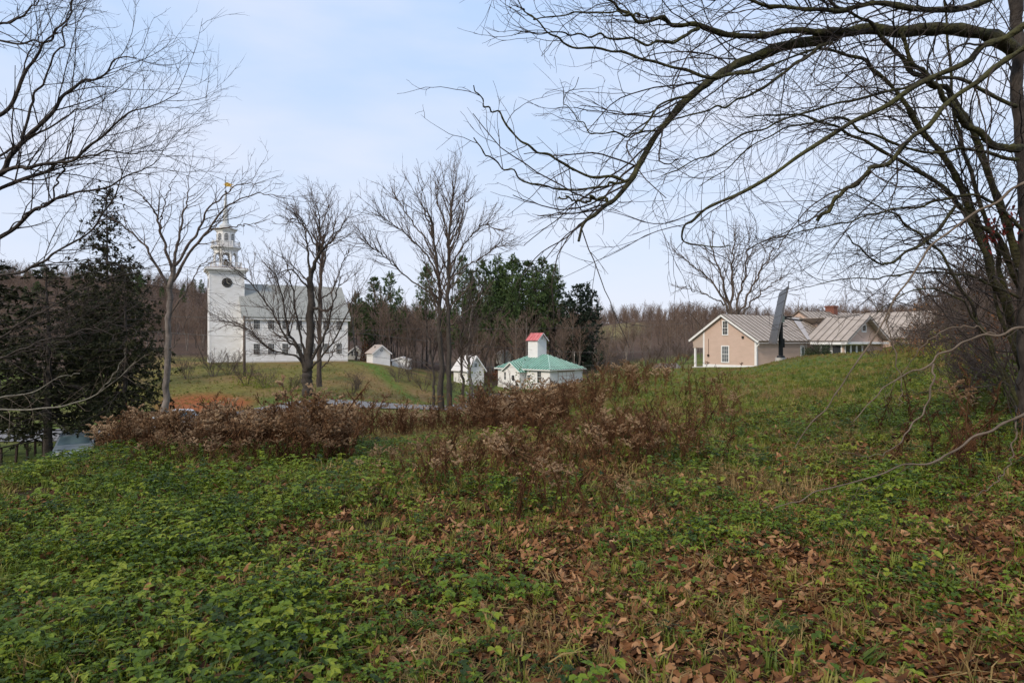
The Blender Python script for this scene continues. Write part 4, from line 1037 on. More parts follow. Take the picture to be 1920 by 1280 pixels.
lv_right = [
 dict(per_m=4.7, ang=36, asd=16, lr=0.32, lmin=0.55, lmax=1.5, rr=0.4, rmin=0.0036, rmax=0.010, n=12, wig=0.12, up=0.006, curl=0.05, sides=4, t0=0.10, flat=0.3, tip=0.4, side=(-0.9, -0.2, 0.0)),
 dict(per_m=3.5, ang=38, asd=14, lr=0.45, lmin=0.22, lmax=0.7, rr=0.7, rmin=0.0026, rmax=0.0045, n=8, wig=0.13, up=0.02, curl=0.07, sides=3, tip=0.5),
 dict(per_m=2.6, ang=45, asd=15, lr=0.5, lmin=0.08, lmax=0.25, rr=0.8, rmin=0.0020, rmax=0.0030, n=4, wig=0.15, up=0.02, sides=3, tip=0.6),
]
guided_tree('overhanging_tree', 'large bare tree at right with mossy limb arching over the field', rt, lv_right, G(1950, 8.6), 11, 'bark_dark', 'bark_moss', 'twig_dark', jit=0.016, rough=0.09)

# thin sapling whose long pale branches droop across the lower right
sp_ = [
 (Yv([(2080, 1000), (2060, 700), (2040, 420), (2030, 200)], 5.2, 5.0), 0.035, 0.016, 0.2, 'trunk'),
 (Yv([(2035, 290), (1925, 340), (1840, 395), (1750, 460), (1680, 560), (1600, 690), (1545, 765), (1490, 840)], 5.0, 5.2), 0.013, 0.0035, 0.35, 'limb'),
 (Yv([(2060, 590), (1925, 612), (1870, 628), (1800, 642), (1750, 680), (1690, 705), (1640, 745), (1600, 790)], 5.0, 5.0), 0.0125, 0.003, 0.8, 'limb'),
 (Yv([(2065, 715), (1925, 775), (1850, 810), (1780, 850), (1735, 872), (1690, 878), (1560, 915), (1500, 935), (1450, 952)], 4.6, 4.4), 0.0115, 0.003, 0.8, 'limb'),
 (Yv([(1868, 628), (1820, 613), (1775, 616), (1738, 640), (1702, 688), (1660, 745)], 5.0, 5.2), 0.006, 0.002, 0.6, 'limb'),
 (Yv([(1750, 682), (1745, 740), (1700, 810), (1655, 850), (1580, 850)], 5.0, 4.8), 0.008, 0.002, 0.6, 'limb'),
 (Yv([(1665, 585), (1670, 640), (1690, 720), (1684, 760)], 5.1, 5.1), 0.006, 0.003, 0.3, 'limb'),
 (Yv([(1905, 780), (1900, 850), (1870, 900), (1830, 930)], 4.6, 4.5), 0.006, 0.002, 0.5, 'limb'),
]
lv_sap = [dict(per_m=3.0, ang=45, lr=0.2, lmin=0.15, lmax=0.5, rr=0.4, rmin=0.0018, rmax=0.003, n=7, wig=0.13, up=0.01, sides=3),
          dict(per_m=2.5, ang=40, lr=0.4, lmin=0.08, lmax=0.2, rr=0.7, rmin=0.0013, rmax=0.002, n=4, wig=0.12, up=0.02, sides=3)]
guided_tree('leaning_sapling', 'thin sapling at far right with long pale branches drooping to the ground', sp_, lv_sap, G(2080, 5.2), 21, 'twig_brown', 'twig_pale', 'twig_brown', jit=0.009, rough=0.11)

# ------------------------------------------------------------------ bare tree at the left edge
lt = [
 (Yv([(-330, 1000), (-300, 800), (-280, 600), (-250, 420), (-230, 200), (-210, -50), (-200, -250)], 10.5, 10.0), 0.21, 0.08, 0.15, 'trunk'),
 (Yv([(-240, 420), (-120, 400), (-50, 365), (0, 322), (45, 265), (95, 215), (135, 165), (185, 145), (230, 110), (256, 108)], 10.2, 9.4), 0.0612, 0.0048, 1.0, 'limb'),
 (Yv([(40, 270), (58, 200), (85, 145), (112, 80), (130, 20), (150, -20)], 9.8, 9.6), 0.0216, 0.0048, 1.2, 'limb'),
 (Yv([(-225, 250), (-100, 240), (0, 215), (40, 150), (75, 95), (105, 60), (140, 10), (170, -30)], 10.2, 9.6), 0.0432, 0.0048, 1.2, 'limb'),
 (Yv([(-230, 60), (-110, 60), (-40, 55), (20, 40), (60, 20), (90, -20)], 10.0, 9.6), 0.0360, 0.0064, 1.2, 'limb'),
 (Yv([(-245, 440), (-110, 390), (-30, 345), (20, 318), (60, 308), (125, 302), (190, 258), (230, 222), (290, 195), (340, 172)], 10.3, 9.2), 0.0504, 0.0040, 1.3, 'limb'),
 (Yv([(-248, 470), (-100, 410), (0, 355), (70, 328), (130, 300), (185, 290), (250, 286), (312, 282)], 10.3, 9.6), 0.0432, 0.0040, 1.2, 'limb'),
 (Yv([(126, 303), (108, 335), (95, 375), (60, 400), (20, 425), (-20, 455)], 9.9, 9.9), 0.0158, 0.0080, 0.8, 'limb'),
 (Yv([(-252, 510), (-110, 490), (0, 448), (70, 395), (120, 370), (200, 352), (260, 320), (300, 296)], 10.3, 9.4), 0.0432, 0.0040, 1.2, 'limb'),
 (Yv([(-258, 560), (-100, 545), (0, 520), (60, 500), (110, 470), (165, 440), (200, 395), (232, 335), (245, 300)], 10.3, 9.6), 0.0324, 0.0048, 1.1, 'limb'),
 (Yv([(-265, 660), (-120, 660), (0, 630), (50, 598), (120, 560), (200, 525), (285, 500)], 10.4, 9.4), 0.0288, 0.0040, 1.3, 'limb'),
 (Yv([(-268, 690), (-120, 690), (0, 668), (80, 640), (150, 620), (230, 590)], 10.4, 9.2), 0.0216, 0.0032, 1.3, 'limb'),
 (Yv([(-240, 380), (-120, 330), (-20, 300), (60, 260), (130, 215), (180, 195), (240, 165)], 10.2, 9.5), 0.0288, 0.0032, 1.2, 'limb'),
 (Yv([(-200, -20), (-90, 20), (0, 75), (60, 80), (110, 60), (160, 30)], 10.0, 9.5), 0.0288, 0.0040, 1.2, 'limb'),
]
lv_left = [
 dict(per_m=3.2, ang=34, asd=10, lr=0.28, lmin=0.5, lmax=1.3, rr=0.45, rmin=0.0048, rmax=0.012, n=8, wig=0.10, up=0.035, sides=4, t0=0.30, flat=0.2),
 dict(per_m=5.0, ang=38, asd=10, lr=0.4, lmin=0.22, lmax=0.6, rr=0.65, rmin=0.003, rmax=0.0048, n=5, wig=0.12, up=0.05, sides=3),
 dict(per_m=6.0, ang=40, asd=12, lr=0.4, lmin=0.08, lmax=0.22, rr=0.8, rmin=0.0023, rmax=0.003, n=3, wig=0.12, up=0.05, sides=3),
]
guided_tree('edge_tree', 'bare tree at the left edge with branches reaching in against the sky', lt, lv_left, G(-330, 10.5), 31, 'bark_brown', 'bark_dark', 'twig_dark', jit=0.018)

lb = [
 (Yv([(-420, 900), (-330, 800), (-150, 772), (-40, 768), (0, 765), (70, 768), (140, 755), (190, 735), (235, 695), (255, 678)], 8.6, 8.0), 0.02, 0.004, 0.7, 'limb'),
 (Yv([(-150, 772), (-60, 752), (0, 745), (60, 735), (110, 710), (150, 700)], 8.4, 8.2), 0.013, 0.004, 0.8, 'limb'),
 (Yv([(185, 736), (215, 700), (232, 670), (236, 655)], 8.1, 8.0), 0.006, 0.003, 0.8, 'limb'),
]
guided_tree('lichened_bush', 'pale lichened branch low at the left edge before the dark hemlock', lb, [dict(per_m=5, ang=42, lr=0.25, lmin=0.25, lmax=0.6, rr=0.4, rmin=0.003, rmax=0.005, n=6, wig=0.12, up=0.02, sides=3), dict(per_m=4, ang=40, lr=0.4, lmin=0.1, lmax=0.25, rr=0.7, rmin=0.0022, rmax=0.003, n=4, wig=0.12, up=0.02, sides=3)],
            G(-420, 8.6), 33, 'bark_grey', 'lichen_branch', 'twig_pale', cat='shrub', jit=0.01)

# ------------------------------------------------------------------ grey-trunked maple left of the church
mt = [
 (Yv([(303, 840), (308, 775), (312, 700), (316, 620), (318, 560), (325, 500)], 28, 28), 0.165, 0.11, 0.1, 'trunk'),
 (Yv([(324, 510), (308, 455), (295, 410), (282, 385), (262, 365), (235, 345)], 28, 27), 0.075, 0.012, 1.2, 'limb'),
 (Yv([(325, 505), (332, 455), (345, 400), (352, 370), (350, 330)], 28, 28.5), 0.075, 0.012, 1.1, 'limb'),
 (Yv([(322, 530), (355, 475), (392, 432), (412, 400), (450, 374), (490, 364), (535, 372)], 28, 27), 0.072, 0.010, 1.2, 'limb'),
 (Yv([(326, 500), (368, 440), (388, 398), (425, 362), (455, 345), (490, 348)], 28, 28), 0.065, 0.010, 1.1, 'limb'),
 (Yv([(395, 430), (440, 425), (470, 420), (500, 412)], 27.6, 27.2), 0.03, 0.010, 1.0, 'limb'),
 (Yv([(319, 555), (295, 500), (270, 460), (240, 430), (205, 410), (180, 420)], 28, 27), 0.07, 0.012, 1.2, 'limb'),
 (Yv([(318, 590), (350, 545), (375, 500), (400, 480)], 28, 28), 0.04, 0.012, 1.0, 'limb'),
 (Yv([(300, 420), (310, 380), (318, 350), (330, 330)], 28, 28), 0.03, 0.01, 1.0, 'limb'),
 (Yv([(314, 660), (335, 635), (350, 600), (365, 580)], 28, 28), 0.03, 0.01, 0.8, 'limb'),
]
lv_maple = [
 dict(per_m=2.0, ang=38, asd=10, lr=0.35, lmin=0.7, lmax=1.7, rr=0.5, rmin=0.012, rmax=0.03, n=8, wig=0.10, up=0.05, sides=4, t0=0.2),
 dict(per_m=2.6, ang=40, asd=10, lr=0.4, lmin=0.4, lmax=0.9, rr=0.6, rmin=0.0085, rmax=0.013, n=5, wig=0.12, up=0.05, sides=3),
 dict(per_m=2.6, ang=40, asd=12, lr=0.4, lmin=0.2, lmax=0.4, rr=0.7, rmin=0.0065, rmax=0.009, n=3, wig=0.12, up=0.05, sides=3),
]
guided_tree('bare_maple', 'bare maple with pale grey trunk standing left of the church tower', mt, lv_maple, G(303, 28), 41, 'bark_grey', 'bark_brown', 'twig_brown', jit=0.03)

# ------------------------------------------------------------------ big spreading tree before the church, and its slimmer neighbour
Yc = 62
ct = [
 (Yv([(577, 745), (576, 705), (578, 680), (581, 640), (583, 560), (580, 520)], Yc, Yc), 0.56, 0.30, 0.1, 'trunk'),
 (Yv([(580, 525), (590, 490), (605, 468), (622, 450), (640, 425), (655, 405)], Yc, Yc-1), 0.18, 0.03, 1.7, 'limb'),
 (Yv([(581, 530), (596, 480), (600, 440), (598, 400), (592, 380)], Yc, Yc+1), 0.16, 0.03, 1.7, 'limb'),
 (Yv([(580, 525), (578, 480), (575, 455), (572, 430), (565, 410), (555, 400)], Yc, Yc), 0.13, 0.03, 1.7, 'limb'),
 (Yv([(596, 470), (575, 430), (560, 415), (545, 410), (536, 425)], Yc, Yc), 0.09, 0.03, 1.7, 'limb'),
 (Yv([(575, 700), (560, 672), (535, 662), (510, 658), (490, 640), (470, 620), (440, 605), (415, 600)], Yc, Yc-3), 0.12, 0.02, 1.3, 'limb'),
 (Yv([(574, 690), (562, 655), (545, 630), (536, 600), (530, 560), (520, 525), (505, 500)], Yc, Yc-2), 0.17, 0.03, 1.0, 'limb'),
 (Yv([(574, 695), (555, 650), (540, 640), (520, 600), (495, 560), (470, 530), (455, 515)], Yc, Yc-3), 0.15, 0.03, 1.1, 'limb'),
 (Yv([(576, 685), (566, 640), (556, 590), (548, 540), (540, 500), (528, 480)], Yc, Yc-1), 0.15, 0.03, 1.0, 'limb'),
 (Yv([(577, 690), (595, 655), (612, 620), (622, 580), (632, 540), (640, 520)], Yc, Yc-1), 0.17, 0.03, 1.0, 'limb'),
 (Yv([(578, 690), (600, 672), (625, 640), (650, 590), (665, 555), (680, 540)], Yc, Yc-3), 0.13, 0.025, 1.1, 'limb'),
 (Yv([(580, 580), (596, 578), (612, 582), (622, 575)], Yc, Yc-1), 0.16, 0.10, 0.2, 'limb'),
 (Yv([(582, 545), (560, 520), (545, 505), (520, 515), (500, 528)], Yc, Yc-2), 0.10, 0.03, 0.8, 'limb'),
]
lv_c = [
 dict(per_m=1.7, ang=36, asd=11, lr=0.34, lmin=1.4, lmax=3.6, rr=0.5, rmin=0.03, rmax=0.075, n=8, wig=0.09, up=0.05, sides=4, t0=0.25),
 dict(per_m=2.6, ang=38, asd=11, lr=0.4, lmin=0.8, lmax=1.8, rr=0.6, rmin=0.017, rmax=0.028, n=5, wig=0.11, up=0.05, sides=3),
 dict(per_m=2.2, ang=40, asd=12, lr=0.4, lmin=0.4, lmax=0.9, rr=0.7, rmin=0.012, rmax=0.016, n=3, wig=0.12, up=0.05, sides=3),
]
guided_tree('spreading_tree', 'big spreading bare tree with low limbs before the church wall', ct, lv_c, G(577, Yc), 51, 'bark_dark', 'bark_dark', 'twig_brown', jit=0.045)
c2 = [
 (Yv([(599, 725), (598, 690), (600, 620), (601, 540), (603, 480), (608, 440)], 66, 66), 0.30, 0.12, 0.8, 'trunk'),
 (Yv([(602, 520), (612, 470), (625, 430), (632, 400)], 66, 66), 0.11, 0.03, 1.0, 'limb'),
 (Yv([(602, 500), (596, 450), (612, 400), (618, 385)], 66, 66), 0.09, 0.03, 1.0, 'limb'),
 (Yv([(600, 690), (612, 680), (625, 660), (640, 640)], 66, 65), 0.09, 0.03, 0.8, 'limb'),
 (Yv([(601, 560), (622, 545), (640, 500), (650, 470)], 66, 65), 0.09, 0.03, 1.0, 'limb'),
]
guided_tree('slim_tree', 'slimmer bare tree just behind the big spreading one', c2, lv_c, G(599, 66), 52, 'bark_brown', 'bark_brown', 'twig_brown', jit=0.04)

# ------------------------------------------------------------------ tall fan-crowned trees in the middle
Yt = 58
t1 = [
 (Yv([(828, 772), (826, 700), (824, 620), (826, 560), (820, 500), (812, 430), (800, 390)], Yt, Yt), 0.30, 0.06, 1.0, 'trunk'),
 (Yv([(822, 520), (800, 478), (775, 452), (750, 430), (725, 412), (705, 400)], Yt, Yt-2), 0.09, 0.02, 1.7, 'limb'),
 (Yv([(823, 560), (780, 530), (745, 505), (720, 480), (700, 465), (684, 452)], Yt, Yt-3), 0.085, 0.02, 1.7, 'limb'),
 (Yv([(818, 490), (790, 440), (765, 405), (745, 375), (740, 365)], Yt, Yt+1), 0.085, 0.02, 1.7, 'limb'),
 (Yv([(814, 450), (800, 410), (790, 370), (795, 345)], Yt, Yt), 0.08, 0.02, 1.2, 'limb'),
 (Yv([(825, 600), (800, 610), (770, 590), (745, 575)], Yt, Yt-1), 0.06, 0.02, 0.9, 'limb'),
]
lv_t = [
 dict(per_m=2.2, ang=30, asd=9, lr=0.32, lmin=1.6, lmax=4.0, rr=0.5, rmin=0.028, rmax=0.06, n=8, wig=0.07, up=0.06, sides=4, t0=0.30),
 dict(per_m=2.0, ang=32, asd=9, lr=0.4, lmin=0.9, lmax=2.0, rr=0.6, rmin=0.016, rmax=0.025, n=5, wig=0.09, up=0.06, sides=3),
 dict(per_m=1.7, ang=34, asd=10, lr=0.4, lmin=0.45, lmax=1.0, rr=0.7, rmin=0.011, rmax=0.015, n=3, wig=0.1, up=0.06, sides=3),
]
guided_tree('fan_crowned_tree', 'tall bare tree leaning left, first of the trunks before the barn', t1, lv_t, G(828, Yt), 61, 'bark_dark', 'bark_brown', 'twig_brown', jit=0.06)
t2 = [
 (Yv([(845, 770), (842, 700), (840, 600), (841, 520), (842, 440), (847, 390), (850, 350)], Yt-1, Yt-1), 0.27, 0.05, 1.1, 'trunk'),
 (Yv([(841, 520), (862, 470), (885, 440), (912, 420), (935, 432)], Yt-1, Yt-3), 0.08, 0.02, 1.7, 'limb'),
 (Yv([(842, 470), (835, 420), (820, 380), (818, 345)], Yt-1, Yt), 0.09, 0.02, 1.2, 'limb'),
 (Yv([(842, 460), (862, 420), (872, 385), (882, 372)], Yt-1, Yt-1), 0.09, 0.02, 1.2, 'limb'),
 (Yv([(841, 530), (870, 500), (900, 485), (930, 465), (950, 455)], Yt-1, Yt-2), 0.075, 0.02, 1.7, 'limb'),
 (Yv([(840, 560), (818, 530), (800, 500), (790, 470)], Yt-1, Yt), 0.07, 0.02, 1.1, 'limb'),
 (Yv([(842, 610), (880, 580), (905, 555), (915, 540)], Yt-1, Yt-2), 0.07, 0.02, 0.9, 'limb'),
]
guided_tree('fan_crowned_tree', 'tallest bare tree with straight trunk and fan crown before the barn', t2, lv_t, G(845, Yt-1), 62, 'bark_dark', 'bark_brown', 'twig_brown', jit=0.06)
t3 = [
 (Yv([(868, 768), (866, 700), (864, 660), (868, 610), (880, 560)], Yt+4, Yt+4), 0.17, 0.04, 0.7, 'trunk'),
 (Yv([(865, 665), (885, 630), (905, 600), (925, 585)], Yt+4, Yt+3), 0.06, 0.02, 0.8, 'limb'),
]
guided_tree('broken_topped_tree', 'short crooked bare trunk right of the tallest tree', t3, lv_t, G(868, Yt+4), 63, 'bark_dark', 'bark_brown', 'twig_brown', jit=0.06)
t4 = [
 (Yv([(812, 770), (814, 720), (808, 660), (800, 620), (796, 580)], Yt+3, Yt+3), 0.15, 0.03, 0.7, 'trunk'),
 (Yv([(811, 690), (790, 672), (775, 668), (760, 675)], Yt+3, Yt+2), 0.05, 0.02, 0.8, 'limb'),
]
guided_tree('slim_tree', 'slim bare stem left of the trunks before the barn', t4, lv_t, G(812, Yt+3), 64, 'bark_dark', 'bark_brown', 'twig_brown', jit=0.06)
t5 = [(Yv([(886, 765), (882, 710), (878, 668), (880, 620), (886, 575)], Yt+8, Yt+8), 0.24, 0.05, 0.8, 'trunk'), (Yv([(879, 672), (898, 660), (912, 650)], Yt+8, Yt+7), 0.08, 0.03, 0.5, 'limb')]
guided_tree('slim_tree', 'grey bare tree standing right before the barn roof', t5, lv_t, G(886, Yt+8), 65, 'bark_grey', 'bark_brown', 'twig_brown', jit=0.06)

# ------------------------------------------------------------------ many-stemmed tree behind the tan house
Yh = 96
ht = [
 (Yv([(1372, 700), (1368, 620), (1366, 575), (1352, 520), (1340, 480), (1332, 450)], Yh, Yh), 0.34, 0.05, 1.0, 'trunk'),
 (Yv([(1370, 600), (1356, 560), (1335, 530), (1310, 505), (1288, 490), (1275, 480)], Yh, Yh-1), 0.20, 0.04, 1.2, 'limb'),
 (Yv([(1370, 610), (1372, 540), (1374, 490), (1378, 455), (1376, 440)], Yh, Yh), 0.24, 0.05, 1.1, 'limb'),
 (Yv([(1374, 620), (1382, 570), (1396, 520), (1400, 480), (1408, 445)], Yh, Yh), 0.24, 0.05, 1.1, 'limb'),
 (Yv([(1376, 620), (1394, 570), (1412, 535), (1432, 500), (1446, 470), (1452, 455)], Yh, Yh), 0.22, 0.04, 1.2, 'limb'),
 (Yv([(1376, 625), (1400, 580), (1428, 548), (1450, 530), (1468, 520)], Yh, Yh-1), 0.18, 0.04, 1.2, 'limb'),
 (Yv([(1360, 570), (1330, 555), (1300, 545), (1280, 535)], Yh, Yh-1), 0.12, 0.03, 1.2, 'limb'),
]
lv_h = [
 dict(per_m=0.95, ang=30, asd=9, lr=0.30, lmin=2.0, lmax=4.6, rr=0.5, rmin=0.042, rmax=0.085, n=7, wig=0.07, up=0.07, sides=4, t0=0.25),
 dict(per_m=1.1, ang=32, asd=9, lr=0.4, lmin=1.2, lmax=2.4, rr=0.6, rmin=0.028, rmax=0.042, n=5, wig=0.09, up=0.07, sides=3),
 dict(per_m=0.9, ang=34, asd=10, lr=0.4, lmin=0.6, lmax=1.2, rr=0.7, rmin=0.02, rmax=0.028, n=3, wig=0.1, up=0.06, sides=3),
]
guided_tree('many_stemmed_tree', 'many-stemmed bare tree rising behind the tan house gable', ht, lv_h, G(1372, Yh), 71, 'bark_brown', 'bark_brown', 'twig_brown', jit=0.12)

# ------------------------------------------------------------------ free-grown prototypes (bare trees, shrubs)
def auto_tree_mesh(seed, h, r, stems=1, spread=0.1, lv=None, first=0.35):
    rng = np.random.default_rng(seed)
    B = stems
    a = rng.uniform(0, 2*math.pi, B)
    D = np.stack([np.cos(a)*spread, np.sin(a)*spread, np.ones(B)], -1)
    S = np.stack([np.cos(a)*0.08*(B > 1), np.sin(a)*0.08*(B > 1), np.full(B, -0.15)], -1)
    Ln = np.full(B, h)*rng.uniform(0.8, 1.0, B); R = np.full(B, r)*rng.uniform(0.7, 1.0, B)
    pts, rad = grow(S, D, Ln, R, 9, 0.05, 0.015, rng, 0.15)
    tr = tubes([(pts, rad, 6)]); out = []
    for i, s in enumerate(lv):
        cnt = np.maximum(1, np.round(s['k']*rng.uniform(0.7, 1.3, len(pts)))).astype(int)
        S, D, L2, R2 = spawn(pts, rad, Ln, cnt, first if i == 0 else 0.15, 0.98, s['ang'], 10, s['lr'], 0.3, s.get('rr', 0.5), rng, taper=0.55)
        R2 = np.maximum(R2, s['rmin'])
        pts, rad = grow(S, D, L2, R2, s['n'], s['wig'], s['up'], rng, 0.35); Ln = L2
        out.append((pts, rad, 3))
    return tr, tubes(out)
lv_far = [dict(k=16, ang=38, lr=0.42, rmin=0.035, n=5, wig=0.08, up=0.07), dict(k=6, ang=36, lr=0.42, rmin=0.024, n=4, wig=0.1, up=0.07), dict(k=5, ang=36, lr=0.42, rmin=0.017, n=3, wig=0.1, up=0.06)]
WOOD, HILLT = [], []
for sd in range(6):
    (tv, tf), (cv, cf) = auto_tree_mesh(100+sd, 12.0, 0.17, 1 if sd < 4 else 2, 0.05+0.05*(sd % 3), lv_far, 0.28 if sd % 2 else 0.42)
    a = np_mesh('wood_trunk_shape', tv, tf, True); a.materials.append(M['bark_grey'] if sd % 3 == 1 else M['bark_brown'])
    b = np_mesh('wood_crown_shape', cv, cf, True); b.materials.append(M['twig_wood'])
    WOOD.append((a, b))
    (tv, tf), (cv, cf) = auto_tree_mesh(150+sd, 11.0, 0.15, 2, 0.16, lv_far, 0.08)
    c_ = np_mesh('hill_tree_shape', np.vstack([tv, cv]), np.vstack([tf, cf+len(tv)]), True); c_.materials.append(M['twig_wood']); HILLT.append(c_)
def place_wood(px, Y, h, rng, label, group, name='bare_tree', protos=None):
    a, b = (protos or WOOD)[rng.integers(len(protos or WOOD))]
    g = G(px, Y); s = h/12.0
    o = empty(name, g, rng.uniform(0, 6.28), label, 'tree', group)
    o.scale = (s*rng.uniform(0.85, 1.25), s*rng.uniform(0.85, 1.25), s)
    link_mesh('trunk', a, None, o); link_mesh('crown', b, None, o)
    return o
rng = np.random.default_rng(7)
for i in range(120):
    place_wood(rng.uniform(655, 1120), rng.uniform(120, 165), rng.uniform(9, 15), rng, 'bare grey-brown tree in the wood behind the white hall and sheds', 'bare trees of the valley wood')
for i in range(46):
    place_wood(rng.uniform(1120, 1330), rng.uniform(108, 200), rng.uniform(5.5, 9.5), rng, 'thin bare tree in the brushy field edge left of the tan house', 'bare trees along the brushy field edge')
for i in range(34):
    place_wood(rng.uniform(225, 400), rng.uniform(112, 185), rng.uniform(8, 13), rng, 'bare brown tree on the slope left of the church', 'bare trees left of the church')
for i in range(30):
    place_wood(rng.uniform(-60, 260), rng.uniform(70, 150), rng.uniform(8, 13), rng, 'bare tree seen through the gaps beside the dark hemlock', 'bare trees behind the hemlock')
for i in range(26):
    place_wood(rng.uniform(1480, 1960), rng.uniform(106, 150), rng.uniform(7, 12), rng, 'bare tree on the skyline behind the tan house roofs', 'bare trees behind the tan house')

# ------------------------------------------------------------------ conifers
def spray_cards(pos, dirs, ln, wd, k, rng, droop=0.0):
    """needle tufts: k narrow leaf-like faces fanned round each direction"""
    B = len(pos)
    pos = np.repeat(pos, k, 0); d = np.repeat(dirs, k, 0)
    d = unit(d + rng.normal(0, 0.55, d.shape) - np.array([0, 0, droop]))
    l = np.repeat(ln, k)*rng.uniform(0.6, 1.15, B*k)
    s = unit(np.cross(d, rng.normal(0, 1, d.shape)))*(wd*l)[:, None]
    mid = pos + d*(l*0.5)[:, None]; tip = pos + d*l[:, None]
    V = np.stack([pos, mid+s, tip, mid-s], 1).reshape(-1, 3)
    return V, np.arange(len(V)).reshape(-1, 4)
def conifer_mesh(seed, h, r, shape='pine', clear=0.25, spray=0.6, per=7, k=5, wd=0.13):
    rng = np.random.default_rng(seed)
    tp = np.zeros((1, 12, 3)); tp[0, :, 2] = np.linspace(-0.2, h, 12); tp[0, 2:, :2] += np.cumsum(rng.normal(0, 0.03, (10, 2)), 0)
    tr = np.linspace(r, r*0.1, 12)[None]
    nb = int(h*{'pine': 6.4, 'spruce': 9, 'hemlock': 13}[shape])
    t = clear + (1-clear)*np.sort(rng.random(nb))**0.9
    z = t*h; az = np.arange(nb)*2.4 + rng.normal(0, 0.5, nb)
    if shape == 'pine':
        q = (1-t)/(1-clear); z = h*np.clip(np.round(t*19+rng.normal(0, 0.12, nb))/19, clear, 0.985)
        prof = np.clip(0.10 + 1.15*q**0.8 - 0.55*q**3, 0.08, 1)
        bl = 0.235*h*prof*rng.uniform(0.35, 1.2, nb); el = np.radians(rng.normal(8, 9, nb)) + t*0.55
    elif shape == 'spruce':
        bl = 0.20*h*(1-t)**0.85*rng.uniform(0.8, 1.1, nb) + 0.25; el = np.radians(rng.normal(-6, 8, nb))
    else:
        bl = 0.34*h*(1-t)**0.65*rng.uniform(0.6, 1.15, nb) + 0.3; el = np.radians(rng.normal(-4, 10, nb)) + 0.5*np.clip(t-0.6, 0, 1)
    D = np.stack([np.cos(az)*np.cos(el), np.sin(az)*np.cos(el), np.sin(el)], -1)
    ti = np.clip((z/h*11).astype(int), 0, 11); S = tp[0, ti].copy(); S[:, 2] = z
    up = {'pine': 0.05, 'spruce': 0.02, 'hemlock': -0.035}[shape]
    pts, rad = grow(S, D, bl, np.maximum(0.018*h*0.1, r*0.16*(1-t)+0.012), 7, 0.05, up, rng, 0.3)
    # secondary shoots
    cnt = np.maximum(2, np.round(bl*per/2.0)).astype(int)
    S2, D2, L2, R2 = spawn(pts, rad, bl, cnt, {'pine': 0.45, 'spruce': 0.1, 'hemlock': 0.12}[shape], 1.0, 48, 12, 0.34, 0.3, 0.5, rng, taper=0.5, lmin=spray*0.8, flat=0.75)
    p2, r2 = grow(S2, D2, L2, np.maximum(R2, 0.006), 3, 0.08, up, rng, 0.4)
    w = tubes([(tp, tr, 7), (pts, rad, 4), (p2, r2, 3)])
    n2 = np.maximum(2, np.round(L2/spray*2.2)).astype(int)
    par = np.repeat(np.arange(len(L2)), n2); f = rng.random(len(par))*3; i0 = np.minimum(f.astype(int), 2); ww = (f-i0)[:, None]
    pos = p2[par, i0]*(1-ww) + p2[par, i0+1]*ww; dr = unit(p2[par, i0+1]-p2[par, i0])
    V, Fq = spray_cards(pos, dr, np.full(len(pos), spray), wd, k, rng, 0.12 if shape == 'hemlock' else -0.08)
    return w, (V, Fq)
def conifer_proto(seed, h, r, shape, mat, **kw):
    (tv, tf), (nv, nf) = conifer_mesh(seed, h, r, shape, **kw)
    a = np_mesh('conifer_trunk_shape', tv, tf, True); a.materials.append(M['bark_dark'])
    b = np_mesh('conifer_crown_shape', nv, nf, False); b.materials.append(M[mat])
    return a, b
PINES = [conifer_proto(200+i, 18.0, 0.26, 'pine', 'pine_needles', clear=0.20+0.08*i, spray=0.66, per=3.6, k=5, wd=0.12) for i in range(4)]
SPRUCE = [conifer_proto(220+i, 12.0, 0.16, 'spruce', 'spruce_needles', clear=0.06, spray=0.5, per=2.4, k=4, wd=0.2) for i in range(2)]
def place_conifer(name, protos, h0, px, pyt, Y, wide, i, label, group):
    g = G(px, Y); h = P(px, pyt, Y).z - g.z
    a, b = protos[i % len(protos)]
    o = empty(name, g, i*1.9+0.3, label, 'tree', group)
    wide *= 0.86 if name == 'pine_tree' else 1.0
    o.scale = (h/h0*wide, h/h0*wide, h/h0)
    link_mesh('trunk', a, None, o); link_mesh('crown', b, None, o)
for i, (px, pyt, Y, wd, lb_) in enumerate([
    (702, 524, 128, 1.10, 'rounded pine right behind the church, left one of the pair'), (733, 514, 130, 1.05, 'pine right behind the church, right one of the pair'),
    (668, 552, 140, 1.1, 'short dull pine touching the church roof end'),
    (800, 502, 138, 0.85, 'dark pine seen behind the fan-crowned bare trees'), (866, 486, 140, 0.8, 'open ragged pine right of the tallest bare tree'),
    (905, 492, 142, 1.0, None), (932, 485, 146, 1.05, None), (962, 488, 142, 1.0, None), (990, 495, 144, 1.1, None), (1016, 488, 146, 1.15, None), (1040, 503, 143, 0.95, None),
    (975, 520, 138, 1.0, None), (1005, 515, 137, 1.0, None), (920, 528, 137, 1.0, None), (945, 512, 150, 1.1, None), (1030, 520, 139, 0.9, None), (884, 512, 148, 1.0, None), (888, 545, 152, 1.0, None), (960, 540, 134, 0.9, None)]):
    ORD = {884: 'first', 888: 'second', 905: 'third', 920: 'fourth', 932: 'fifth', 945: 'sixth', 960: 'seventh', 962: 'eighth', 975: 'ninth', 990: 'tenth', 1005: 'eleventh', 1016: 'twelfth', 1030: 'thirteenth', 1040: 'fourteenth'}
    place_conifer('pine_tree', PINES, 18.0, px, pyt, Y, wd, i, lb_ or ORD[px] + ' tall dark pine from the left in the stand behind the white hall', 'pines behind the buildings')
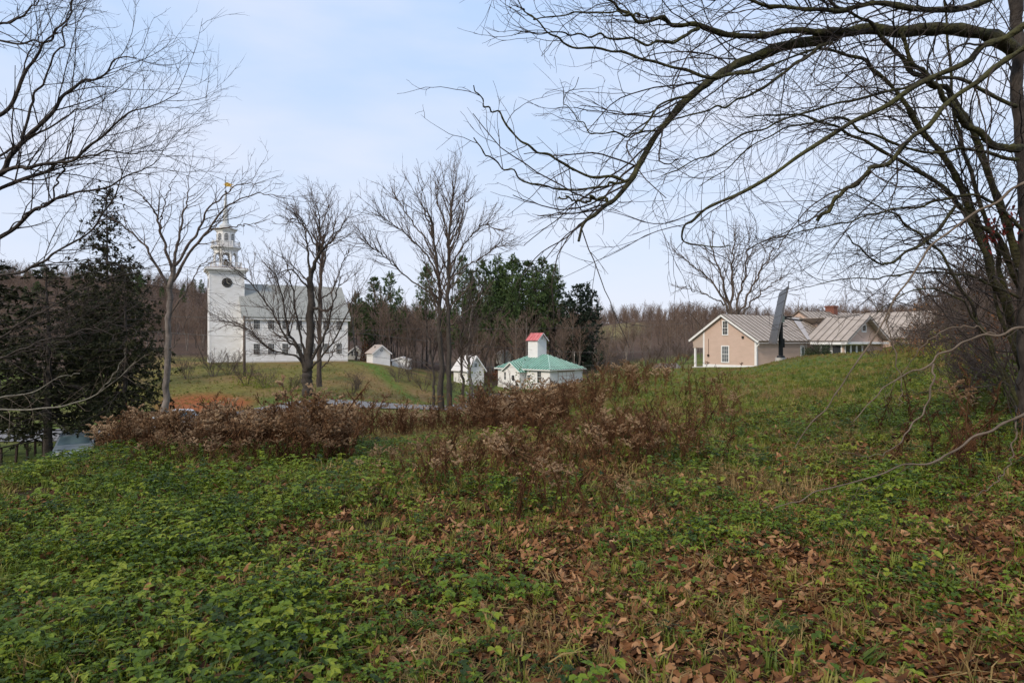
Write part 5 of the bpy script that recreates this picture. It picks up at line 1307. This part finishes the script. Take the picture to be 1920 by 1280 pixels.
for i, (px, pyt, Y, wd, lb_) in enumerate([(1082, 534, 128, 1.05, 'dark pointed spruce at the left of the spruce group'), (1097, 533, 130, 0.95, 'tallest pointed spruce of the spruce group right of the pines'),
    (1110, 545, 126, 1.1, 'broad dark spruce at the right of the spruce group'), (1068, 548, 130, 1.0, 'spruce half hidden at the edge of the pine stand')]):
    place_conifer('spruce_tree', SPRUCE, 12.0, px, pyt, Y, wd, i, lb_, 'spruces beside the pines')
for i, (px, pyt, Y, wd) in enumerate([(655, 590, 150, 1.2), (685, 570, 150, 1.1), (690, 600, 140, 1.2), (760, 575, 150, 1.1), (830, 580, 152, 1.0)]):
    place_conifer('pine_tree', PINES, 18.0, px, pyt, Y, wd, i+2, 'low shadowy evergreen in the wood right of the church', 'low evergreens in the wood')

# the dark hemlocks at the left
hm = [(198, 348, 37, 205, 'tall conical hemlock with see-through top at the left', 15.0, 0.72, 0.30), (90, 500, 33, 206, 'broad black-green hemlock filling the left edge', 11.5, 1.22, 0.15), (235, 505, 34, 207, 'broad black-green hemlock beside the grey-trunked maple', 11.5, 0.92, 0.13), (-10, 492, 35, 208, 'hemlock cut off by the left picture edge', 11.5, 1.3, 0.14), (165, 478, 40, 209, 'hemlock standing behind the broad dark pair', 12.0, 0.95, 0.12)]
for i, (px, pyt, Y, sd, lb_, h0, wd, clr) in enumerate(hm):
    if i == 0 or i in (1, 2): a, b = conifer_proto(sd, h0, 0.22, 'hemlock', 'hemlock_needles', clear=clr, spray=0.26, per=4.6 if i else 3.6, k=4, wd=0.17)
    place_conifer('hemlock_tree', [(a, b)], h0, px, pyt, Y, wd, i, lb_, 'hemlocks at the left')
# ------------------------------------------------------------------ scattered growth (one object of "stuff" each)
def scatter_tree():
    nt = bpy.data.node_groups.new('scatter', 'GeometryNodeTree')
    nt.interface.new_socket('Geometry', in_out='INPUT', socket_type='NodeSocketGeometry')
    nt.interface.new_socket('Kinds', in_out='INPUT', socket_type='NodeSocketCollection')
    nt.interface.new_socket('Geometry', in_out='OUTPUT', socket_type='NodeSocketGeometry')
    N, L = nt.nodes, nt.links
    gi, go = N.new('NodeGroupInput'), N.new('NodeGroupOutput')
    ci = N.new('GeometryNodeCollectionInfo'); ci.inputs['Separate Children'].default_value = True; ci.inputs['Reset Children'].default_value = True
    L.new(gi.outputs['Kinds'], ci.inputs['Collection'])
    ip = N.new('GeometryNodeInstanceOnPoints'); ip.inputs['Pick Instance'].default_value = True
    def attr(name, t):
        a = N.new('GeometryNodeInputNamedAttribute'); a.data_type = t; a.inputs['Name'].default_value = name; return a
    L.new(gi.outputs['Geometry'], ip.inputs['Points']); L.new(ci.outputs[0], ip.inputs['Instance'])
    L.new(attr('kind', 'INT').outputs['Attribute'], ip.inputs['Instance Index'])
    er = N.new('FunctionNodeEulerToRotation'); L.new(attr('turn', 'FLOAT_VECTOR').outputs['Attribute'], er.inputs[0]); L.new(er.outputs[0], ip.inputs['Rotation'])
    L.new(attr('size', 'FLOAT').outputs['Attribute'], ip.inputs['Scale'])
    L.new(ip.outputs[0], go.inputs[0])
    return nt
SCAT = scatter_tree()
def kinds(name, meshes):
    c = bpy.data.collections.new(name)
    for i, me in enumerate(meshes):
        o = bpy.data.objects.new('%s_kind_%02d' % (name, i), me); c.objects.link(o)
    return c
def scatter(name, col, X, Y, Z, kind, turn, size, label, cat):
    me = bpy.data.meshes.new(name); me.vertices.add(len(X))
    me.vertices.foreach_set('co', np.stack([X, Y, Z], -1).astype(np.float32).ravel())
    me.attributes.new('kind', 'INT', 'POINT').data.foreach_set('value', np.asarray(kind, np.int32))
    me.attributes.new('turn', 'FLOAT_VECTOR', 'POINT').data.foreach_set('vector', np.asarray(turn, np.float32).ravel())
    me.attributes.new('size', 'FLOAT', 'POINT').data.foreach_set('value', np.asarray(size, np.float32))
    o = link_mesh(name, me)
    md = o.modifiers.new('scatter', 'NODES'); md.node_group = SCAT
    md[[i.identifier for i in SCAT.interface.items_tree if i.name == 'Kinds'][0]] = col
    tag(o, label, cat, kind='stuff')
    return o
def turns(n, rng, tilt=0.15):
    return np.stack([rng.normal(0, tilt, n), rng.normal(0, tilt, n), rng.uniform(0, 6.283, n)], -1)

def leaf_faces(base, d, l, w, rng, fold=0.25, droop=0.35):
    """pointed leaf folded along its midrib: 6 vertices, 4 faces"""
    d = Vector(d).normalized(); s = d.cross(ZUP)
    if s.length < 1e-3: s = Vector((1, 0, 0))
    s.normalize(); n = s.cross(d)
    b = Vector(base); m = b + d*l*0.5 - ZUP*l*droop*0.12; t = b + d*l - ZUP*l*droop*0.5
    c = b + d*l*0.22; e = b + d*l*0.66 - ZUP*l*droop*0.22
    return [b, c+s*w*0.40+n*w*fold*0.8, e+s*w*0.46+n*w*fold, m, c-s*w*0.40+n*w*fold*0.8, e-s*w*0.46+n*w*fold, t], [(0, 3, 1), (1, 3, 2), (2, 3, 6), (0, 4, 3), (4, 5, 3), (5, 6, 3)]
def mesh_from(mb, mat, name='shape'):
    me = bpy.data.meshes.new(name); me.from_pydata(mb.v, [], mb.f); me.update(); me.materials.append(mat); return me
def plant_mesh(seed, nst, hgt, lsz, tri=True, mat='leaf_green'):
    r = random.Random(seed); m = MB()
    for i in range(nst):
        a = r.uniform(0, 6.283); sp = r.uniform(0.15, 1.0)
        tip = Vector((math.cos(a)*hgt*sp*1.1, math.sin(a)*hgt*sp*1.1, hgt*r.uniform(0.35, 1.0)))
        m.add([(0, 0, 0), tip, tip+Vector((0.003, 0.003, 0))], [(0, 1, 2)])
        out_ = Vector((math.cos(a), math.sin(a), r.uniform(-0.1, 0.35)))
        for k in ((-1, 0, 1) if tri else (0,)):
            b = a + k*1.15 + r.uniform(-0.2, 0.2); d = Vector((math.cos(b), math.sin(b), r.uniform(-0.15, 0.3)))
            l = lsz*r.uniform(0.7, 1.2)
            m.add(*leaf_faces(tip, d, l, l*r.uniform(0.6, 0.8), r, 0.2, r.uniform(0.1, 0.6)))
    return mesh_from(m, M[mat])
def grass_mesh(seed, nb, hgt, spread, mat, w=0.005, bend=0.6):
    r = random.Random(seed); m = MB()
    for i in range(nb):
        a = r.uniform(0, 6.283); h = hgt*r.uniform(0.5, 1.1); o = Vector((r.gauss(0, spread), r.gauss(0, spread), 0))
        out_ = Vector((math.cos(a), math.sin(a), 0)); s = Vector((-out_.y, out_.x, 0))*w*r.uniform(0.7, 1.3); b = bend*r.uniform(0.2, 1.4)
        p0, p1, p2 = o, o + out_*h*b*0.3 + ZUP*h*0.55, o + out_*h*b + ZUP*h*max(0.1, 0.95-b*0.5)
        m.add([p0-s, p0+s, p1-s*0.8, p1+s*0.8, p2], [(0, 1, 3, 2), (2, 3, 4)])
    return mesh_from(m, M[mat])
def maple_leaf(seed, mat='fallen', flat=False):
    r = random.Random(seed); m = MB()
    ang = [-150, -118, -100, -62, -40, -18, 0, 18, 40, 62, 100, 118, 150]
    rad = [0.34, 0.74, 0.30, 0.95, 0.34, 0.58, 1.1, 0.58, 0.34, 0.95, 0.30, 0.74, 0.34]
    cx, cy = r.uniform(-0.7, 1.5), r.uniform(-0.7, 1.5); tw = r.uniform(-0.8, 0.8)
    def bend(x, y): return 0.45*(cx*x*x + cy*y*y) + tw*x*y + 0.05*r.uniform(-1, 1)
    v = [(0, 0, 0.0)]
    for a, q in zip(ang, rad):
        a = math.radians(a); q *= 0.5*r.uniform(0.85, 1.1); x, y = q*math.cos(a), q*math.sin(a)
        v.append((x*(1-0.15*abs(cx)), y*(1-0.15*abs(cy)), bend(x*2, y*2)*0.5))
    v += [(-0.30, 0.01, 0.02), (-0.30, -0.01, 0.02), (-0.62, 0.0, 0.10)]
    n = len(ang)
    m.add(v, [(0, i, i+1) for i in range(1, n)] + [(0, n, n+1, n+2, 1), (n+1, n+3, n+2)])
    return mesh_from(m, M[mat])
def litter_mesh(seed, mat='litter'):
    r = random.Random(seed); m = MB()
    for i in range(12):
        c = Vector((r.gauss(0, 0.075), r.gauss(0, 0.075), r.uniform(0.0, 0.03))); a = r.uniform(0, 6.28); l = r.uniform(0.02, 0.075); w = l*r.uniform(0.3, 0.9)
        d = Vector((math.cos(a), math.sin(a), r.uniform(-0.22, 0.22))); m.add(*leaf_faces(c, d, l, w, r, r.uniform(-0.45, 0.45), r.uniform(-0.9, 0.9)))
    return mesh_from(m, M[mat])
def weed_mesh(seed, h, bushy=1.0, bare=False):
    """dead goldenrod: leaning stem, hanging dry leaves, arching fluffy plume; stem and plume are two materials of one dry plant"""
    r = random.Random(seed); m = MB(); pf = []
    lx, ly = r.gauss(0, 0.30 if bare else 0.16), r.gauss(0, 0.30 if bare else 0.16)
    st = [Vector((lx*t*t*h, ly*t*t*h, h*t)) for t in np.linspace(0, 1, 5)]
    for a, b in zip(st[:-1], st[1:]): m.bar(a, b, 0.012, 0.012)
    for i in range(int(22*bushy)):
        t = r.uniform(0.12, 0.85); k = min(int(t*4), 3); b = st[k].lerp(st[k+1], t*4-k); a = r.uniform(0, 6.28)
        m.add(*leaf_faces(b, (math.cos(a), math.sin(a), -0.7), r.uniform(0.07, 0.13), 0.022, r, 0.4, 1.0))
    if bare:
        for i in range(7):
            t = r.uniform(0.3, 0.95); k = min(int(t*4), 3); b = st[k].lerp(st[k+1], t*4-k); a = r.uniform(0, 6.28); e = b + Vector((math.cos(a)*0.16, math.sin(a)*0.16, r.uniform(0.05, 0.3)))
            m.bar(b, e, 0.007)
            for q in range(4): m.add(*leaf_faces(b.lerp(e, r.uniform(0.3, 1)), (r.gauss(0, 1), r.gauss(0, 1), -0.8), r.uniform(0.03, 0.08), 0.018, r, 0.4, 1.0))
    ns = len(m.f)
    for i in range(int((1 if bare else 9)*bushy)):
        t = r.uniform(0.74, 1.0); b = st[3].lerp(st[4], max(0.0, (t-0.75)*4)); a = r.uniform(0, 6.28); L_ = r.uniform(0.08, 0.24)*(1.25-t)*3.2
        d = Vector((math.cos(a), math.sin(a), 0.6)); e = b + d*L_; e.z -= L_*0.2
        m.bar(b, e, 0.007)
        for q in range(7):
            c = b.lerp(e, r.uniform(0.35, 1.05)) + Vector((r.gauss(0, .014), r.gauss(0, .014), r.uniform(0, .03))); z = r.uniform(0.014, 0.030)
            u = Vector((r.gauss(0, 1), r.gauss(0, 1), r.gauss(0, 1))).normalized(); v_ = u.orthogonal().normalized()
            m.add([c-u*z, c+v_*z, c+u*z, c-v_*z], [(0, 1, 2, 3)]); m.add([c-u.cross(v_)*z, c+v_*z, c+u.cross(v_)*z, c-v_*z], [(0, 1, 2, 3)])
    me = mesh_from(m, M['dead_stem']); me.materials.append(M['dead_plume'])
    mi = np.zeros(len(me.polygons), np.int32); mi[ns:] = 1
    me.polygons.foreach_set('material_index', mi)
    return me

rng = np.random.default_rng(99)
def wedge(n, y0, y1, px0, px1, power=1.0):
    """n points spread over the ground between two sight lines"""
    Y = (y0**2 + (y1**2-y0**2)*rng.random(n))**0.5 if power == 1.0 else y0*(y1/y0)**rng.random(n)
    px = rng.uniform(px0, px1, n)
    return (px-960)/F*Y, Y, px

# --- low green plants
greens = kinds('low_plant', [plant_mesh(1, 10, 0.09, 0.023), plant_mesh(2, 8, 0.13, 0.030), plant_mesh(3, 12, 0.06, 0.018), plant_mesh(4, 18, 0.10, 0.024, False), plant_mesh(5, 16, 0.07, 0.028, False), plant_mesh(6, 7, 0.16, 0.040)])
def green_density(X, Y, px):
    g = 0.44 - 0.10*np.clip((px-800)/300, 0, 1)*(Y < 6.5) + 1.15*fbm(X, Y, 1.4, 3) + 0.4*fbm(X+31, Y, 0.5, 2)
    g = g + 0.24*np.clip((760-px)/500, -0.5, 1.0) + 0.55*np.clip((px-1450)/250, 0, 1)*np.clip((Y-5)/3, 0, 1)
    return np.clip(g, 0.06, 1)
parts_ = []
for n, y0, y1 in ((16500, 1.6, 6.5), (22000, 6.5, 14), (14000, 14, 30)):
    X, Y, px = wedge(n, y0, y1, -150, 2070)
    d = green_density(X, Y, px)
    brow = np.where(px < 640, 11.5 + px/200, 99)
    keep = (rng.random(n) < d) & (Y < brow+6)
    if y0 >= 14: keep &= (rng.random(n) < np.clip(0.15 + 0.6*(px > 1520)*(Y < 24) + 0.25*((px > 1050) & (px < 1330)), 0, 1))
    s = np.clip(np.exp(rng.normal(-0.15, 0.3, n)) * (1 + 0.3*fbm(X+5, Y+61, 1.2, 2)), 0.35, 1.35) * (1.0 if y0 < 6 else (1.2 if y0 < 14 else 1.6))
    parts_.append((X[keep], Y[keep], s[keep]))
X = np.concatenate([p[0] for p in parts_]); Y = np.concatenate([p[1] for p in parts_]); S_ = np.concatenate([p[2] for p in parts_])
n = len(X)
scatter('ground_plants', greens, X, Y, H(X, Y)-0.005, rng.integers(0, 6, n), turns(n, rng), S_, 'low green leafy ground cover across the foreground slope', 'plants')

# --- grass tufts, green and dry
tufts = kinds('grass_tuft', [grass_mesh(11, 14, 0.14, 0.03, 'grass'), grass_mesh(12, 18, 0.20, 0.045, 'grass'), grass_mesh(13, 12, 0.10, 0.04, 'grass', bend=0.9), grass_mesh(14, 16, 0.20, 0.05, 'grass_dry', bend=1.1), grass_mesh(15, 14, 0.16, 0.06, 'grass_dry', 0.004, 1.4), grass_mesh(16, 18, 0.24, 0.05, 'grass_dry', 0.004, 0.8)])
XX, YY, KK, SS = [], [], [], []
for n, y0, y1, sc in ((3800, 1.6, 6.5, 0.75), (11000, 6.5, 15, 0.95), (36000, 15, 62, 1.1), (9000, 62, 100, 1.5)):
    X, Y, px = wedge(n, y0, y1, -150, 2070, 1.0 if y0 < 15 else 2.0)
    if y0 >= 15:
        k = (px > 640) | (Y < 17 + px/220)
        k &= ~((px > 640) & (px < 940) & (Y > 34))
        k &= ~((px > 1290) & (px < 1900) & (Y > 66))
        if y0 > 60: k = (px > 200) & (px < 840)
        sel = k
    else: sel = np.ones(n, bool)
    dry = 0.34 - 0.30*(Y < 6) + 0.8*fbm(X+11, Y+5, 2.2, 3) + 0.25*((px > 620) & (px < 1150) & (Y > 9)) - 0.25*np.clip((500-px)/400, 0, 1) - 0.18*((px > 1150) & (Y > 15))
    isd = rng.random(n) < dry
    kk = np.where(isd, rng.integers(3, 6, n), rng.integers(0, 3, n))
    XX.append(X[sel]); YY.append(Y[sel]); KK.append(kk[sel]); SS.append((sc*rng.uniform(0.6, 1.4, n))[sel])
X, Y, K_, S_ = map(np.concatenate, (XX, YY, KK, SS)); n = len(X)
scatter('grass', tufts, X, Y, H(X, Y)-0.01, K_, turns(n, rng, 0.25), S_, 'green and straw-coloured grass over the field', 'grass')

# --- leaf litter
lit = kinds('leaf_litter', [litter_mesh(i) for i in range(6)] + [maple_leaf(40+i, 'litter') for i in range(4)])
XX, YY, KK, SS = [], [], [], []
for n, y0, y1, sc in ((16000, 1.6, 6.5, 0.9), (20000, 6.5, 16, 1.15)):
    X, Y, px = wedge(n, y0, y1, -150, 2070)
    d = 0.50 + 1.0*fbm(X-13, Y+29, 1.3, 3) + 0.26*np.clip((px-560)/400, -0.7, 0.8) - 0.15*np.clip((Y-7)/5, 0, 1)
    sel = rng.random(n) < np.clip(d, 0.03, 1)
    k = np.where(rng.random(n) < 0.78, rng.integers(0, 6, n), rng.integers(6, 10, n))
    s = np.where(k < 6, sc*rng.uniform(0.7, 1.3, n), rng.uniform(0.05, 0.11, n))
    XX.append(X[sel]); YY.append(Y[sel]); KK.append(k[sel]); SS.append(s[sel])
X, Y, K_, S_ = map(np.concatenate, (XX, YY, KK, SS)); n = len(X)
scatter('leaf_litter', lit, X, Y, H(X, Y)+0.012, K_, turns(n, rng, 0.16), S_, 'brown leaf litter between the plants', 'leaves')

# --- the fallen leaves that show largest, one by one
LEAVES = [maple_leaf(70+i) for i in range(10)]
X, Y, px = wedge(900, 2.2, 6.6, -60, 1990)
d = 0.5 + 1.0*fbm(X-13, Y+29, 1.3, 3) + 0.4*np.clip((px-700)/400, -0.9, 1)
sel = np.where(rng.random(900) < d)[0][:250]
Zs = H(X[sel], Y[sel])
for i, (x, y, z) in enumerate(zip(X[sel], Y[sel], Zs)):
    o = bpy.data.objects.new('fallen_leaf', LEAVES[i % 10]); COL.objects.link(o)
    o.location = (x, y, z+rng.uniform(0.03, 0.06)); o.rotation_euler = (rng.normal(0, 0.17), rng.normal(0, 0.17), rng.uniform(0, 6.28))
    s = 0.095*math.exp(rng.normal(0, 0.28)); o.scale = (s, s, s)
    tag(o, 'curled dry brown maple leaf lying among the foreground plants', 'leaf', 'fallen maple leaves in the foreground')

# --- dead goldenrod
weeds = kinds('dead_goldenrod', [weed_mesh(300+i, 1.0 + 0.12*(i % 3), 1.0 + 0.3*(i % 2)) for i in range(8)] + [weed_mesh(320+i, 0.9 + 0.2*(i % 3), 0.8 + 0.5*(i % 2), True) for i in range(6)])
def weed_patch(spec, name, label, barefrac=0.25):
    XX, YY, SS = [], [], []
    for n, px0, px1, y0, y1, s0, s1, clump in spec:
        X, Y, px = wedge(n, y0, y1, px0, px1)
        sel = rng.random(n) < np.clip(clump + 1.9*fbm(X+7, Y-3, 1.5, 3), 0, 1)
        XX.append(X[sel]); YY.append(Y[sel]); SS.append((rng.uniform(s0, s1, n)*(1 + 0.3*fbm(X-20, Y+8, 1.3, 2)))[sel])
    X, Y, S_ = map(np.concatenate, (XX, YY, SS)); n = len(X)
    scatter(name, weeds, X, Y, H(X, Y)-0.02, np.where(rng.random(n) < barefrac, rng.integers(8, 14, n), rng.integers(0, 8, n)), turns(n, rng, 0.15), S_, label, 'weeds')
weed_patch([(380, 215, 420, 11.2, 15, 0.5, 0.8, 0.9), (520, 390, 650, 10.2, 14.5, 0.5, 0.9, 0.75), (300, 190, 420, 9.8, 11.6, 0.35, 0.65, 0.7), (260, 400, 660, 9.3, 10.6, 0.35, 0.7, 0.55), (420, 260, 760, 7.6, 9.8, 0.15, 0.42, 0.2), (160, 400, 700, 15, 19, 0.7, 1.0, 0.6)],
           'dead_goldenrod', 'dense thicket of dead brown goldenrod at the left brow')
weed_patch([(300, 640, 860, 24, 31, 0.6, 1.0, 0.5), (430, 750, 1010, 13.5, 21, 0.35, 0.75, 0.35), (560, 880, 1130, 16, 27, 0.5, 1.0, 0.6), (330, 1030, 1260, 24, 42, 0.6, 1.1, 0.6), (1600, 780, 1400, 6.0, 15, 0.22, 0.58, 0.34), (240, 1100, 1420, 14, 30, 0.3, 0.8, 0.2), (260, 640, 780, 15, 24, 0.35, 0.8, 0.3), (160, 1130, 1310, 42, 60, 0.6, 1.0, 0.5)],
           'dead_goldenrod', 'brown dead weeds running through the middle of the field', 0.68)
weed_patch([(12, 1730, 1830, 6.4, 8.0, 0.5, 0.8, 0.8), (24, 1640, 1920, 7.0, 12, 0.3, 0.7, 0.5)], 'dead_goldenrod', 'dark withered weed stalks beside the drooping branch at right', 0.85)

# --- hillside woods, too many and too far to count
hillk = kinds('hill_tree', HILLT)
n = 3400
th_ = rng.uniform(-0.80, 0.80, n); r_ = rng.uniform(185, 620, n)
X, Y = r_*np.sin(th_), r_*np.cos(th_); px = X/Y*F+960
mead = np.hypot((px-1165)/58, (Y-225)/42)
sel = (mead > 1.0) & ~((px > 820) & (px < 1330) & (Y < 240) & (rng.random(n) < 0.4))
X, Y = X[sel], Y[sel]; n = len(X)
scatter('hillside_wood', hillk, X, Y, H(X, Y)-0.3, rng.integers(0, 6, n), turns(n, rng, 0.05), rng.uniform(0.4, 1.0, n)*np.where(r_[sel] > 300, 1.0, 0.85), 'leafless brown woods covering the far hills', 'wood')
hp = kinds('hill_pine', [b for a, b in PINES])
n = 60
th_ = rng.uniform(-0.75, -0.30, n); r_ = rng.uniform(220, 440, n); X, Y = r_*np.sin(th_), r_*np.cos(th_)
scatter('hillside_pines', hp, X, Y, H(X, Y)-0.3, rng.integers(0, 4, n), turns(n, rng, 0.03), rng.uniform(0.35, 0.6, n), 'dark pines scattered over the far left hill', 'wood')

# ------------------------------------------------------------------ shrubs
lv_shrub = [dict(k=7, ang=32, lr=0.5, rmin=0.010, n=5, wig=0.10, up=0.04), dict(k=5, ang=36, lr=0.5, rmin=0.007, n=4, wig=0.12, up=0.04), dict(k=4, ang=38, lr=0.5, rmin=0.005, n=3, wig=0.12, up=0.03)]
SHRUB = []
for sd in range(4):
    (tv, tf), (cv, cf) = auto_tree_mesh(400+sd, 2.2, 0.022, 9, 0.55, lv_shrub, 0.2)
    a = np_mesh('shrub_stem_shape', tv, tf, True); a.materials.append(M['bark_brown'])
    b = np_mesh('shrub_twig_shape', cv, cf, True); b.materials.append(M['twig_brown'])
    SHRUB.append((a, b))
def leaf_cloud(seed, n, rx, rz, lsz, mat, z0=0.0):
    r = np.random.default_rng(seed)
    u = unit(r.normal(0, 1, (n, 3)))*(r.random((n, 1))**0.45); u[:, 2] = np.abs(u[:, 2])
    lob = 1 + 0.25*np.sin(u[:, 0]*5+seed)*np.cos(u[:, 1]*6)
    pos = u*np.array([rx, rx, rz])*lob[:, None] + np.array([0, 0, z0])
    V, Fq = spray_cards(pos, unit(r.normal(0, 1, (n, 3))), np.full(n, lsz), 0.3, 1, r)
    me = np_mesh('shrub_leaf_shape', V, Fq); me.materials.append(M[mat]); return me
def shrub(name, px, Y, s, i, label, leaf=None, group=None, dz=0.0, sx=1.0, twigs=True):
    g = G(px, Y); g.z += dz
    o = empty(name, g, i*1.3, label, 'shrub', group)
    o.scale = (s*sx, s*sx, s)
    a, b = SHRUB[i % 4]
    link_mesh('stem', a, None, o)
    if twigs: link_mesh('twig', b, None, o)
    if leaf is not None: link_mesh('foliage', leaf, None, o)
YG = leaf_cloud(1, 900, 1.0, 2.1, 0.13, 'leaf_yellow_green'); YG2 = leaf_cloud(2, 420, 1.1, 2.2, 0.14, 'leaf_yellow_green', 0.2)
RD = leaf_cloud(3, 1500, 1.3, 1.6, 0.14, 'red_leaf'); EV_ = leaf_cloud(4, 2600, 1.25, 1.5, 0.12, 'evergreen_shrub'); GR = leaf_cloud(5, 700, 1.2, 1.3, 0.10, 'leaf_green')
BR = leaf_cloud(7, 900, 1.2, 1.6, 0.08, 'litter')
YS = leaf_cloud(6, 800, 1.0, 1.2, 0.10, 'leaf_yellow_green')
shrub('leafy_sapling', 985, 46, 1.35, 0, 'yellow-green leafed sapling in front of the white hall', YG2, dz=0.0)
shrub('leafy_sapling', 890, 60, 1.9, 1, 'olive leafed sapling at the foot of the barn', YG2)
shrub('leafy_sapling', 915, 66, 1.3, 2, 'small olive shrub between the barn and the white hall', YG2)
shrub('red_bush', 928, 118, 1.7, 3, 'rust red bush beside the white hall wall', RD, sx=1.3)
shrub('red_bush', 690, 128, 2.6, 1, 'rust-leaved small tree above the shed roof', RD, sx=0.7)
shrub('evergreen_shrub', 1520, 71.5, 0.85, 2, 'dark clipped evergreen bush beside the house door', EV_)
shrub('evergreen_shrub', 1540, 70.5, 0.9, 3, 'dark evergreen bush before the sunroom windows', EV_, sx=1.2)
shrub('bare_shrub', 400, 84, 2.0, 0, 'thin bare shrub before the church tower foot')
shrub('bare_shrub', 428, 86, 1.7, 1, 'bare shrub at the foot of the utility pole, left side')
shrub('bare_shrub', 352, 82, 1.5, 2, 'bare shrub on the knoll slope left of the tower')
shrub('bare_shrub', 462, 76, 1.5, 3, 'dark tangled bush on the slope below the utility pole', GR)
shrub('bare_shrub', 497, 74, 1.2, 0, 'green-tinged bush right of the dark tangled one', GR, sx=1.2)
shrub('bare_shrub', 545, 70, 1.0, 1, 'small leafy bush left of the big spreading trunk', GR, sx=1.3)
shrub('bare_shrub', 672, 74, 1.1, 2, 'small bare shrub alone on the knoll grass')
shrub('bare_shrub', 660, 68, 0.8, 1, 'low twiggy shrub at the knoll foot right of the big tree')
NTH = ['first', 'second', 'third', 'fourth', 'fifth', 'sixth', 'seventh', 'eighth', 'ninth', 'tenth', 'eleventh', 'twelfth', 'thirteenth', 'fourteenth', 'fifteenth', 'sixteenth', 'seventeenth', 'eighteenth', 'nineteenth', 'twentieth', 'twenty-first', 'twenty-second', 'twenty-third', 'twenty-fourth', 'twenty-fifth', 'twenty-sixth']
def row(name, spots, text, group, leaf=lambda i: None, sx=1.0, twigs=True):
    for i, (px, Y, s) in enumerate(sorted(spots)):
        shrub(name, px, Y, s, i, text % NTH[i], leaf(i), group, sx=sx, twigs=twigs)
row('thicket_shrub', [(1640, 42, 0.5), (1665, 44, 0.7), (1700, 38, 0.8), (1725, 46, 1.0), (1745, 34, 0.9), (1762, 40, 1.3), (1790, 30, 1.3), (1806, 44, 2.4), (1822, 26, 1.3), (1840, 36, 2.1), (1858, 30, 1.9), (1872, 19, 1.0), (1890, 23, 1.5), (1905, 34, 2.2), (1912, 15.5, 0.9), (1835, 12.5, 0.55), (1900, 11.5, 0.75), (1950, 10.5, 0.9), (1930, 27, 2.0), (1945, 19, 1.4), (1985, 26, 1.9), (1778, 24, 0.9), (1880, 44, 2.6), (1735, 27, 0.8)],
    '%s from the left of the shrubs in the tangled thicket at right', 'tangled thicket shrubs at the right', lambda i: (None, BR, YS, None, BR)[i % 5], 1.15)
row('yellowing_bush', [(6, 10.2, 0.20), (42, 10.7, 0.22), (80, 11.2, 0.24), (118, 11.7, 0.25), (150, 12.1, 0.22), (-40, 9.8, 0.2), (28, 9.9, 0.15), (172, 12.0, 0.22), (100, 10.9, 0.18), (62, 10.4, 0.16), (132, 12.4, 0.32)],
    '%s from the left of the yellow-green bushes along the left brow', 'yellowing bushes at the left brow', lambda i: YS, 1.7, False)
row('field_edge_shrub', [(1140, 70, 1.0), (1180, 74, 1.1), (1215, 80, 1.2), (1250, 84, 1.3), (1280, 90, 1.4), (1160, 92, 1.5), (1110, 84, 1.2), (1225, 100, 1.7), (1275, 110, 1.8)],
    '%s from the left of the bare shrubs at the back field edge', 'bare shrubs at the back field edge')
row('bankside_shrub', [(745, 88, 1.3), (770, 92, 1.5), (795, 84, 1.4), (760, 104, 1.6), (815, 96, 1.4), (838, 80, 1.2)],
    '%s from the left of the dark shrubs between knoll and barn', 'bare shrubs between knoll and barn')
# single dead stalks standing alone in the field
for i, (px, Y, s) in enumerate([(1322, 46, 0.8), (1388, 44, 0.65), (975, 9.2, 0.75), (1262, 50, 0.8)]):
    g = G(px, Y); me = weed_mesh(350+i, 1.0, 1.6); me.materials[1] = M['dead_stem']
    o = link_mesh('dead_stalk', me); o.location = g; o.scale = (s, s, s)
    tag(o, ['dark dead stalk on the lawn before the porch post', 'dark dead stalk on the lawn before the house gable', 'black dead stalk standing in the middle of the field', 'dead stalk near the boulders'][i], 'weed')

# withered red leaves caught in the right-hand tree
tr_ = [o for o in scene.objects if o.name == 'overhanging_tree'][0]
m = MB(); r = random.Random(5)
for (px, py, n_, sp) in ((1868, 428, 46, 0.10), (1840, 445, 16, 0.12), (1890, 400, 14, 0.1)):
    for i in range(n_):
        c = P(px, py, 8.3) - tr_.location + Vector((r.gauss(0, sp), r.gauss(0, sp), r.gauss(0, sp*0.7)))
        m.add(*leaf_faces(c, (r.gauss(0, 1), r.gauss(0, 1), -0.8), r.uniform(0.04, 0.08), 0.04, r, 0.3, 0.6))
lo = m.build('withered_leaves', M['crimson_leaf'], tr_); lo['kind'] = 'stuff'
